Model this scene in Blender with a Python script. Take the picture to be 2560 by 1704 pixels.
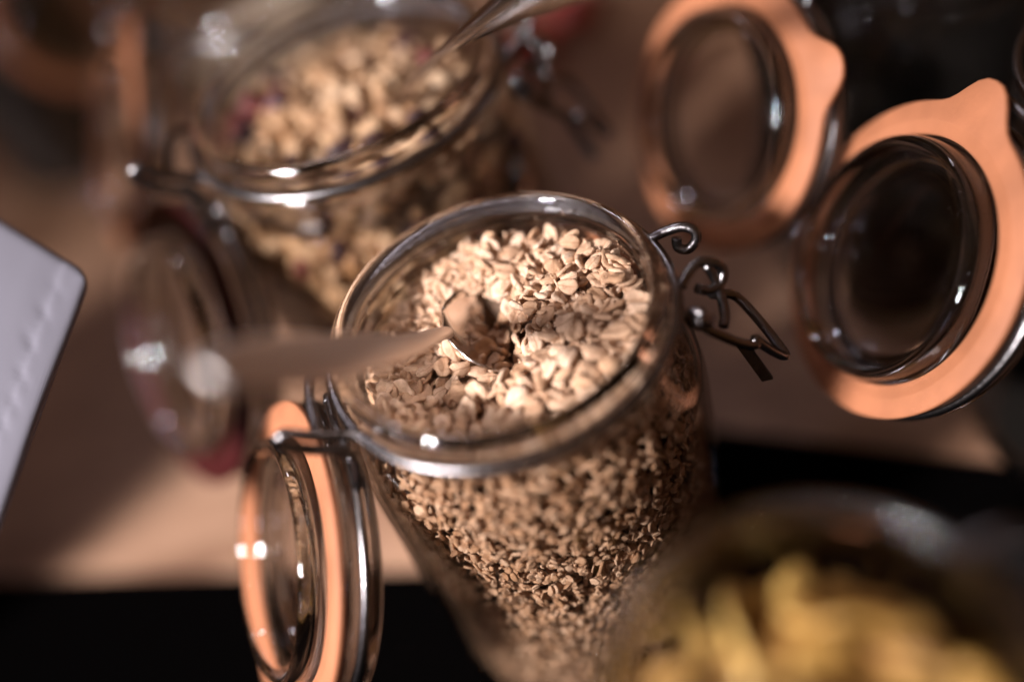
import bpy, bmesh, math, random
from mathutils import Matrix, Vector, Euler, noise

for o in list(bpy.data.objects):
    bpy.data.objects.remove(o)
scn = bpy.context.scene
COL = scn.collection
R = math.radians

# ------------------------------------------------------------------ camera
cam_d = bpy.data.cameras.new('camera')
cam = bpy.data.objects.new('camera', cam_d)
COL.objects.link(cam)
cam_d.sensor_width = 36.0
cam_d.lens = 35.16
cam_d.clip_start = 0.01
cam_d.clip_end = 60
CR, CU, CF = Vector((0.9393, -0.2436, -0.2414)), Vector((0.3430, 0.6672, 0.6613)), Vector((0, 0.7040, -0.7102))
m = Matrix((CR.normalized(), CU.normalized(), -CF.normalized())).transposed().to_4x4()
m.translation = Vector((0.0017, -0.1977, 0.3530))
cam.matrix_world = m
cam_d.dof.use_dof = True
cam_d.dof.focus_distance = 0.282
cam_d.dof.aperture_fstop = 1.3
cam_d.dof.aperture_blades = 0
scn.camera = cam

# ------------------------------------------------------------------ light
world = bpy.data.worlds.new('World')
scn.world = world
world.use_nodes = True
bg = world.node_tree.nodes['Background']
bg.inputs[0].default_value = (1.0, 0.43, 0.16, 1)
bg.inputs[1].default_value = 0.12

def area(name, loc, target, size, size_y, power, color, spread=180):
    d = bpy.data.lights.new(name, 'AREA')
    d.shape = 'RECTANGLE'; d.size = size; d.size_y = size_y
    d.energy = power; d.color = color; d.spread = R(spread)
    o = bpy.data.objects.new(name, d); COL.objects.link(o)
    o.location = loc
    o.rotation_euler = (Vector(target) - Vector(loc)).to_track_quat('-Z', 'Y').to_euler()
    o['kind'] = 'helper'
    return o
area('key_lamp', (-1.74, -0.78, 1.42), (-0.11, 0.0, 0.10), 0.34, 0.34, 5.6, (1.0, 0.96, 0.98), 25)
area('window_light', (-1.55, -0.95, 0.72), (0, 0, 0.12), 0.22, 0.40, 1.0, (0.82, 0.77, 1.0), 90)
area('far_window_light', (-0.22, 0.95, 1.28), (0, 0.0, 0.15), 0.22, 0.11, 1.0, (0.92, 0.87, 1.0), 90)
area('added_front_glint', (-0.30, -0.70, 0.95), (0, 0.05, 0.12), 0.11, 0.05, 0.16, (0.92, 0.88, 1.0))  # small unseen light added for glints on the front wires
for i, (p, e) in enumerate((((0.55, 0.95, 1.55), 1.5), ((-0.55, 1.25, 1.45), 1.5), ((0.12, -0.35, 1.75), 1.3), ((-0.95, 0.75, 1.10), 1.3), ((0.75, 0.10, 1.45), 1.0))):
    area('ceiling_spot', p, (0, 0.05, 0.12), 0.014, 0.014, e * 0.085, (0.93, 0.88, 1.0))  # unseen spots added only for glints on glass and wire

scn.render.engine = 'CYCLES'
cy = scn.cycles
cy.max_bounces = 11; cy.transmission_bounces = 10; cy.glossy_bounces = 4; cy.diffuse_bounces = 3; cy.transparent_max_bounces = 12
cy.caustics_reflective = True; cy.caustics_refractive = True
cy.blur_glossy = 0.3
cy.sample_clamp_indirect = 20.0
cy.use_adaptive_sampling = False
cy.use_denoising = True
try:
    cy.denoiser = 'OPENIMAGEDENOISE'
    cy.denoising_input_passes = 'RGB_ALBEDO_NORMAL'
    cy.denoising_prefilter = 'ACCURATE'
except Exception:
    pass
vs = scn.view_settings
vs.view_transform = 'Standard'; vs.look = 'None'; vs.gamma = 1.0; vs.use_curve_mapping = False
vs.exposure = -0.5

# ------------------------------------------------------------------ materials
def mat(name):
    M = bpy.data.materials.new(name); M.use_nodes = True
    nt = M.node_tree
    return M, nt, nt.nodes['Principled BSDF']

def plain(name, col, rough=0.5, metal=0.0, spec=0.5, bump=0.0, scale=400.0, vary=0.0, vscale=60.0):
    M, nt, b = mat(name)
    b.inputs['Base Color'].default_value = (*col, 1)
    b.inputs['Roughness'].default_value = rough
    b.inputs['Metallic'].default_value = metal
    b.inputs['Specular IOR Level'].default_value = spec
    tc = nt.nodes.new('ShaderNodeTexCoord')
    if bump:
        n = nt.nodes.new('ShaderNodeTexNoise'); n.inputs['Scale'].default_value = scale; n.inputs['Detail'].default_value = 4
        bp = nt.nodes.new('ShaderNodeBump'); bp.inputs['Strength'].default_value = bump; bp.inputs['Distance'].default_value = 0.0006
        nt.links.new(tc.outputs['Object'], n.inputs['Vector'])
        nt.links.new(n.outputs['Fac'], bp.inputs['Height']); nt.links.new(bp.outputs[0], b.inputs['Normal'])
    if vary:
        n = nt.nodes.new('ShaderNodeTexNoise'); n.inputs['Scale'].default_value = vscale; n.inputs['Detail'].default_value = 5
        r = nt.nodes.new('ShaderNodeValToRGB')
        r.color_ramp.elements[0].position = 0.3; r.color_ramp.elements[1].position = 0.7
        r.color_ramp.elements[0].color = (*[c * (1 - vary) for c in col], 1)
        r.color_ramp.elements[1].color = (*[min(1, c * (1 + vary)) for c in col], 1)
        nt.links.new(tc.outputs['Object'], n.inputs['Vector'])
        nt.links.new(n.outputs['Fac'], r.inputs[0]); nt.links.new(r.outputs[0], b.inputs['Base Color'])
    return M

def glass_mat(name, tint, rough, bump):
    M, nt, b = mat(name)
    b.inputs['Base Color'].default_value = (*tint, 1)
    b.inputs['Roughness'].default_value = rough
    b.inputs['Transmission Weight'].default_value = 1.0
    b.inputs['IOR'].default_value = 1.47
    tc = nt.nodes.new('ShaderNodeTexCoord')
    n = nt.nodes.new('ShaderNodeTexNoise'); n.inputs['Scale'].default_value = 55; n.inputs['Detail'].default_value = 2
    n2 = nt.nodes.new('ShaderNodeTexNoise'); n2.inputs['Scale'].default_value = 850; n2.inputs['Detail'].default_value = 2
    n3 = nt.nodes.new('ShaderNodeTexNoise'); n3.inputs['Scale'].default_value = 40; n3.inputs['Detail'].default_value = 3
    rr = nt.nodes.new('ShaderNodeMapRange'); rr.inputs[1].default_value = 0.62; rr.inputs[2].default_value = 0.72; rr.inputs[3].default_value = rough; rr.inputs[4].default_value = 0.22
    ml = nt.nodes.new('ShaderNodeMath'); ml.operation = 'MULTIPLY'        # dust specks, thicker in patches
    sc_ = nt.nodes.new('ShaderNodeMapRange'); sc_.inputs[1].default_value = 0.35; sc_.inputs[2].default_value = 0.65; sc_.inputs[3].default_value = 0.8; sc_.inputs[4].default_value = 1.12
    nt.links.new(tc.outputs['Object'], n2.inputs['Vector']); nt.links.new(tc.outputs['Object'], n3.inputs['Vector'])
    nt.links.new(n3.outputs['Fac'], sc_.inputs[0]); nt.links.new(n2.outputs['Fac'], ml.inputs[0]); nt.links.new(sc_.outputs[0], ml.inputs[1])
    nt.links.new(ml.outputs[0], rr.inputs[0]); nt.links.new(rr.outputs[0], b.inputs['Roughness'])
    bp = nt.nodes.new('ShaderNodeBump'); bp.inputs['Strength'].default_value = bump; bp.inputs['Distance'].default_value = 0.0006
    nt.links.new(tc.outputs['Object'], n.inputs['Vector'])
    nt.links.new(n.outputs['Fac'], bp.inputs['Height']); nt.links.new(bp.outputs[0], b.inputs['Normal'])
    return M

def grain_mat(name, cols, rough=0.6, scale=260.0, speck=0.35, bump=0.5, seam=False):
    """food: colour from a ramp by a random value of each piece, with mottling"""
    M, nt, b = mat(name)
    L = nt.links.new
    geo = nt.nodes.new('ShaderNodeNewGeometry'); oi = nt.nodes.new('ShaderNodeObjectInfo')
    ad = nt.nodes.new('ShaderNodeMath'); ad.operation = 'ADD'
    fr = nt.nodes.new('ShaderNodeMath'); fr.operation = 'FRACT'
    L(geo.outputs['Random Per Island'], ad.inputs[0]); L(oi.outputs['Random'], ad.inputs[1]); L(ad.outputs[0], fr.inputs[0])
    r = nt.nodes.new('ShaderNodeValToRGB'); cr = r.color_ramp
    while len(cr.elements) < len(cols):
        cr.elements.new(0.5)
    for i, c in enumerate(cols):
        cr.elements[i].position = i / (len(cols) - 1); cr.elements[i].color = (*c, 1)
    L(fr.outputs[0], r.inputs[0])
    tc = nt.nodes.new('ShaderNodeTexCoord')
    n = nt.nodes.new('ShaderNodeTexNoise'); n.inputs['Scale'].default_value = scale; n.inputs['Detail'].default_value = 6; n.inputs['Roughness'].default_value = 0.65
    L(tc.outputs['Object'], n.inputs['Vector'])
    r2 = nt.nodes.new('ShaderNodeValToRGB'); r2.color_ramp.elements[0].position = 0.32; r2.color_ramp.elements[1].position = 0.62
    r2.color_ramp.elements[0].color = (1 - speck, 1 - speck * 1.25, 1 - speck * 1.4, 1); r2.color_ramp.elements[1].color = (1.05, 1.05, 1.05, 1)
    L(n.outputs['Fac'], r2.inputs[0])
    mx = nt.nodes.new('ShaderNodeMix'); mx.data_type = 'RGBA'; mx.blend_type = 'MULTIPLY'; mx.inputs[0].default_value = 1
    L(r.outputs[0], mx.inputs[6]); L(r2.outputs[0], mx.inputs[7])
    colour = mx.outputs[2]
    if seam:                                # the brownish crease along the middle of a flake, and bran at the edge
        sx = nt.nodes.new('ShaderNodeSeparateXYZ'); L(tc.outputs['Object'], sx.inputs[0])
        wob = nt.nodes.new('ShaderNodeMath'); wob.operation = 'MULTIPLY_ADD'; wob.inputs[1].default_value = 0.0012; L(n.outputs['Fac'], wob.inputs[0]); L(sx.outputs['Y'], wob.inputs[2])
        sub = nt.nodes.new('ShaderNodeMath'); sub.operation = 'SUBTRACT'; sub.inputs[1].default_value = 0.0006; L(wob.outputs[0], sub.inputs[0])
        ab = nt.nodes.new('ShaderNodeMath'); ab.operation = 'ABSOLUTE'; L(sub.outputs[0], ab.inputs[0])
        rg = nt.nodes.new('ShaderNodeMapRange'); rg.inputs[1].default_value = 0.0; rg.inputs[2].default_value = 0.00035; rg.inputs[3].default_value = 0.75; rg.inputs[4].default_value = 0.0
        L(ab.outputs[0], rg.inputs[0])
        ms = nt.nodes.new('ShaderNodeMix'); ms.data_type = 'RGBA'; L(rg.outputs[0], ms.inputs[0]); L(colour, ms.inputs[6]); ms.inputs[7].default_value = (0.30, 0.15, 0.07, 1)
        colour = ms.outputs[2]
    L(colour, b.inputs['Base Color'])
    bp = nt.nodes.new('ShaderNodeBump'); bp.inputs['Strength'].default_value = bump; bp.inputs['Distance'].default_value = 0.0007
    L(n.outputs['Fac'], bp.inputs['Height']); L(bp.outputs[0], b.inputs['Normal'])
    b.inputs['Roughness'].default_value = rough
    b.inputs['Specular IOR Level'].default_value = 0.3
    return M

def thin_glass(name):
    """the parallel-sided wall of a jar: clear straight view, Fresnel reflections"""
    M = bpy.data.materials.new(name); M.use_nodes = True; nt = M.node_tree; L = nt.links.new
    nt.nodes.remove(nt.nodes['Principled BSDF']); out = nt.nodes['Material Output']
    lw = nt.nodes.new('ShaderNodeLayerWeight'); lw.inputs['Blend'].default_value = 0.5
    pw = nt.nodes.new('ShaderNodeMath'); pw.operation = 'POWER'; pw.inputs[1].default_value = 4.0
    ma = nt.nodes.new('ShaderNodeMath'); ma.operation = 'MULTIPLY_ADD'; ma.inputs[1].default_value = 0.90; ma.inputs[2].default_value = 0.045
    tr = nt.nodes.new('ShaderNodeBsdfTransparent'); tr.inputs[0].default_value = (0.91, 0.89, 0.865, 1)
    gl = nt.nodes.new('ShaderNodeBsdfGlossy'); gl.inputs['Roughness'].default_value = 0.02
    tc = nt.nodes.new('ShaderNodeTexCoord'); n = nt.nodes.new('ShaderNodeTexNoise'); n.inputs['Scale'].default_value = 45; n.inputs['Detail'].default_value = 2
    bp = nt.nodes.new('ShaderNodeBump'); bp.inputs['Strength'].default_value = 0.22; bp.inputs['Distance'].default_value = 0.0008
    L(tc.outputs['Object'], n.inputs['Vector']); L(n.outputs['Fac'], bp.inputs['Height']); L(bp.outputs[0], gl.inputs['Normal'])
    mx = nt.nodes.new('ShaderNodeMixShader')
    L(lw.outputs['Facing'], pw.inputs[0]); L(pw.outputs[0], ma.inputs[0]); L(ma.outputs[0], mx.inputs[0]); L(tr.outputs[0], mx.inputs[1]); L(gl.outputs[0], mx.inputs[2]); L(mx.outputs[0], out.inputs['Surface'])
    return M
THIN = thin_glass('jar_wall_glass')
GLASS = glass_mat('jar_glass', (0.985, 0.975, 0.965), 0.0, 0.22)
WIRE = plain('dark_steel_wire', (0.20, 0.185, 0.185), 0.27, 1.0, bump=0.25, scale=900)
POLISH = plain('polished_spoon_bowl', (0.80, 0.74, 0.70), 0.16, 1.0, bump=0.05, scale=300)
STEEL = plain('brushed_spoon_steel', (0.90, 0.82, 0.77), 0.48, 1.0, bump=0.05, scale=300)
ORANGE = plain('orange_rubber', (0.34, 0.128, 0.060), 0.6, spec=0.3, bump=0.2, scale=900, vary=0.14, vscale=70)
DARKRED = plain('dark_red_rubber', (0.036, 0.003, 0.003), 0.42, spec=0.4, bump=0.12, scale=700, vary=0.1, vscale=90)
oat_cols = [(0.38, 0.215, 0.12), (0.60, 0.395, 0.26), (0.70, 0.50, 0.36), (0.48, 0.285, 0.165), (0.64, 0.435, 0.295)]
OAT = grain_mat('toasted_oat', oat_cols, 0.62, 420, 0.30, 0.8)
OATF = grain_mat('toasted_oat_flake', oat_cols, 0.62, 420, 0.30, 0.8, seam=True)
OATCORE = plain('dark_brown_core', (0.10, 0.055, 0.03), 0.8, bump=0.8, scale=350, vary=0.35, vscale=300)  # dark brown core behind the pieces in several jars
GRANOLA = grain_mat('granola', [(0.15, 0.075, 0.035), (0.52, 0.33, 0.185), (0.33, 0.175, 0.08), (0.64, 0.46, 0.30), (0.22, 0.11, 0.05), (0.55, 0.36, 0.21)], 0.55, 220, 0.45, 0.9)
RAISIN = grain_mat('raisin', [(0.030, 0.014, 0.016), (0.07, 0.03, 0.035)], 0.4, 200, 0.3, 0.9)
CRAN = grain_mat('dried_cranberry', [(0.10, 0.022, 0.022), (0.22, 0.07, 0.06)], 0.35, 160, 0.3, 0.8)
CHIP = grain_mat('banana_chip', [(0.44, 0.24, 0.05), (0.60, 0.38, 0.11), (0.26, 0.115, 0.025), (0.52, 0.31, 0.08)], 0.5, 120, 0.35, 0.5)
DARKFOOD = grain_mat('dark_seed', [(0.002, 0.0012, 0.001), (0.005, 0.003, 0.002)], 0.95, 200, 0.4, 0.8)
PALEFOOD = grain_mat('pale_flake', [(0.50, 0.40, 0.29), (0.60, 0.49, 0.37)], 0.6, 160, 0.3, 0.5)
REDFRUIT = plain('red_fruit_skin', (0.26, 0.022, 0.016), 0.45, vary=0.25, vscale=50)
LEAF = plain('green_stalk', (0.08, 0.12, 0.03), 0.5)
CLOTH_AND_SHADE = plain('black_cloth_and_shade', (0.0010, 0.0008, 0.0008), 1.0, spec=0.0, bump=0.4, scale=900)  # black of the runner, and of the sheet standing in for shadow
DARKWOOD = plain('dark_stained_wood', (0.035, 0.020, 0.012), 0.5, bump=0.3, scale=120)

def wood():
    M, nt, b = mat('light_table_wood'); L = nt.links.new
    tc = nt.nodes.new('ShaderNodeTexCoord'); mp = nt.nodes.new('ShaderNodeMapping'); mp.inputs['Scale'].default_value = (2.2, 18, 3); mp.inputs['Rotation'].default_value = (0, 0, R(21))
    n = nt.nodes.new('ShaderNodeTexNoise'); n.inputs['Scale'].default_value = 4; n.inputs['Detail'].default_value = 7; n.inputs['Distortion'].default_value = 0.6
    r = nt.nodes.new('ShaderNodeValToRGB')
    r.color_ramp.elements[0].position = 0.3; r.color_ramp.elements[1].position = 0.72
    r.color_ramp.elements[0].color = (0.225, 0.118, 0.068, 1); r.color_ramp.elements[1].color = (0.37, 0.215, 0.135, 1)
    L(tc.outputs['Object'], mp.inputs[0]); L(mp.outputs[0], n.inputs['Vector']); L(n.outputs['Fac'], r.inputs[0])
    n2 = nt.nodes.new('ShaderNodeTexNoise'); n2.inputs['Scale'].default_value = 14; n2.inputs['Detail'].default_value = 4
    r2 = nt.nodes.new('ShaderNodeValToRGB'); r2.color_ramp.elements[0].position = 0.36; r2.color_ramp.elements[1].position = 0.62
    r2.color_ramp.elements[0].color = (0.66, 0.60, 0.56, 1); r2.color_ramp.elements[1].color = (1.08, 1.08, 1.08, 1)
    mx = nt.nodes.new('ShaderNodeMix'); mx.data_type = 'RGBA'; mx.blend_type = 'MULTIPLY'; mx.inputs[0].default_value = 1
    L(tc.outputs['Object'], n2.inputs['Vector']); L(n2.outputs['Fac'], r2.inputs[0]); L(r.outputs[0], mx.inputs[6]); L(r2.outputs[0], mx.inputs[7]); L(mx.outputs[2], b.inputs['Base Color'])
    bp = nt.nodes.new('ShaderNodeBump'); bp.inputs['Strength'].default_value = 0.2; bp.inputs['Distance'].default_value = 0.0005
    L(n.outputs['Fac'], bp.inputs['Height']); L(bp.outputs[0], b.inputs['Normal'])
    b.inputs['Roughness'].default_value = 0.55
    return M
WOOD = wood()

def linen():
    M, nt, b = mat('white_linen'); L = nt.links.new
    tc = nt.nodes.new('ShaderNodeTexCoord')
    ws = []
    for rot in (0, 90):
        mp = nt.nodes.new('ShaderNodeMapping'); mp.inputs['Rotation'].default_value = (0, 0, R(rot))
        w = nt.nodes.new('ShaderNodeTexWave'); w.inputs['Scale'].default_value = 900; w.inputs['Distortion'].default_value = 0.6; w.inputs['Detail'].default_value = 1
        L(tc.outputs['Object'], mp.inputs[0]); L(mp.outputs[0], w.inputs['Vector']); ws.append(w)
    a = nt.nodes.new('ShaderNodeMath'); a.operation = 'ADD'; L(ws[0].outputs['Fac'], a.inputs[0]); L(ws[1].outputs['Fac'], a.inputs[1])
    bp = nt.nodes.new('ShaderNodeBump'); bp.inputs['Strength'].default_value = 0.15; bp.inputs['Distance'].default_value = 0.0002
    L(a.outputs[0], bp.inputs['Height']); L(bp.outputs[0], b.inputs['Normal'])
    b.inputs['Base Color'].default_value = (0.14, 0.132, 0.155, 1)
    b.inputs['Roughness'].default_value = 0.85
    b.inputs['Specular IOR Level'].default_value = 0.2
    return M
LINEN = linen()

# ------------------------------------------------------------------ mesh helpers
def obj(name, V, F, material, parent=None, smooth=True):
    me = bpy.data.meshes.new(name); me.from_pydata([tuple(v) for v in V], [], F); me.validate()
    if smooth:
        me.polygons.foreach_set('use_smooth', [True] * len(me.polygons))
    me.materials.append(material)
    o = bpy.data.objects.new(name, me); COL.objects.link(o)
    if parent: o.parent = parent
    return o

def empty(name, loc):
    o = bpy.data.objects.new(name, None); COL.objects.link(o); o.location = loc; o.empty_display_size = 0.02
    return o

def tag(o, label=None, cat=None, group=None, kind=None):
    if label: o['label'] = label
    if cat: o['category'] = cat
    if group: o['group'] = group
    if kind: o['kind'] = kind
    return o

def smooth_profile(pts, sub=4):
    """Catmull-Rom through a closed profile of (r, z); points with r = 0 are kept"""
    n = len(pts); out = []
    for i in range(n - 1):
        p0 = pts[max(i - 1, 0)]; p1 = pts[i]; p2 = pts[i + 1]; p3 = pts[min(i + 2, n - 1)]
        for s in range(sub):
            t = s / sub
            out.append(tuple(0.5 * (2 * b + (c - a) * t + (2 * a - 5 * b + 4 * c - d) * t * t + (3 * b - a - 3 * c + d) * t ** 3) for a, b, c, d in zip(p0, p1, p2, p3)))
    out.append(pts[-1])
    return [(max(r, 0.0), z) for r, z in out]

def lathe(prof, N=112, M=Matrix(), wob=None):
    V, F, rows = [], [], []
    for r, z in prof:
        if r < 1e-6:
            rows.append([len(V)]); V.append(M @ Vector((0, 0, z)))
        else:
            row = []
            for i in range(N):
                a = 2 * math.pi * i / N
                rr = r * (1 + (wob(a, z) if wob else 0))
                row.append(len(V)); V.append(M @ Vector((rr * math.cos(a), rr * math.sin(a), z)))
            rows.append(row)
    for A, B in zip(rows, rows[1:]):
        for i in range(N):
            j = (i + 1) % N
            if len(A) == 1 and len(B) == 1: continue
            if len(A) == 1: F.append((A[0], B[j], B[i]))
            elif len(B) == 1: F.append((A[i], A[j], B[0]))
            else: F.append((A[i], A[j], B[j], B[i]))
    return V, F

def spline(pts, sub=6):
    P = [Vector(p) for p in pts]; out = []
    for i in range(len(P) - 1):
        a = P[max(i - 1, 0)]; b = P[i]; c = P[i + 1]; d = P[min(i + 2, len(P) - 1)]
        for s in range(sub):
            t = s / sub
            out.append(0.5 * (2 * b + (c - a) * t + (2 * a - 5 * b + 4 * c - d) * t * t + (3 * b - a - 3 * c + d) * t ** 3))
    out.append(P[-1])
    return out

def tube(pts, r, N=12, closed=False, V=None, F=None):
    """round wire along points; appends to V, F when given"""
    V = [] if V is None else V; F = [] if F is None else F
    n = len(pts); rows = []; nrm = None
    for k, p in enumerate(pts):
        p = Vector(p)
        a = Vector(pts[(k - 1) % n] if closed else pts[max(k - 1, 0)]); b = Vector(pts[(k + 1) % n] if closed else pts[min(k + 1, n - 1)])
        t = (b - a).normalized()
        if nrm is None:
            nrm = t.orthogonal().normalized()
        nrm = (nrm - t * nrm.dot(t)).normalized(); bi = t.cross(nrm)
        row = []
        for i in range(N):
            an = 2 * math.pi * i / N
            row.append(len(V)); V.append(p + (nrm * math.cos(an) + bi * math.sin(an)) * r)
        rows.append(row)
    rng = range(n if closed else n - 1)
    for k in rng:
        A, B = rows[k], rows[(k + 1) % n]
        sh = 0
        if closed and k == n - 1:
            d0 = [(V[A[0]] - V[B[s]]).length for s in range(N)]; sh = d0.index(min(d0))
        for i in range(N):
            j = (i + 1) % N
            F.append((A[i], A[j], B[(j + sh) % N], B[(i + sh) % N]))
    if not closed:
        for row, pp, flip in ((rows[0], pts[0], 1), (rows[-1], pts[-1], 0)):
            c = len(V); V.append(Vector(pp))
            for i in range(N):
                j = (i + 1) % N
                F.append((c, row[j], row[i]) if flip else (c, row[i], row[j]))
    return V, F

def ring_pts(c, u, v, r, n=20, a0=0.0, a1=2 * math.pi):
    return [Vector(c) + (Vector(u) * math.cos(a0 + (a1 - a0) * i / n) + Vector(v) * math.sin(a0 + (a1 - a0) * i / n)) * r for i in range(n + 1)]

def frame(c, n, up=Vector((0, 0, 1))):
    n = Vector(n).normalized(); u = (up - n * up.dot(n)).normalized(); s = u.cross(n)
    M = Matrix((s, u, n)).transposed().to_4x4(); M.translation = Vector(c)
    return M            # local x = sideways, y = up, z = inner face

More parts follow.
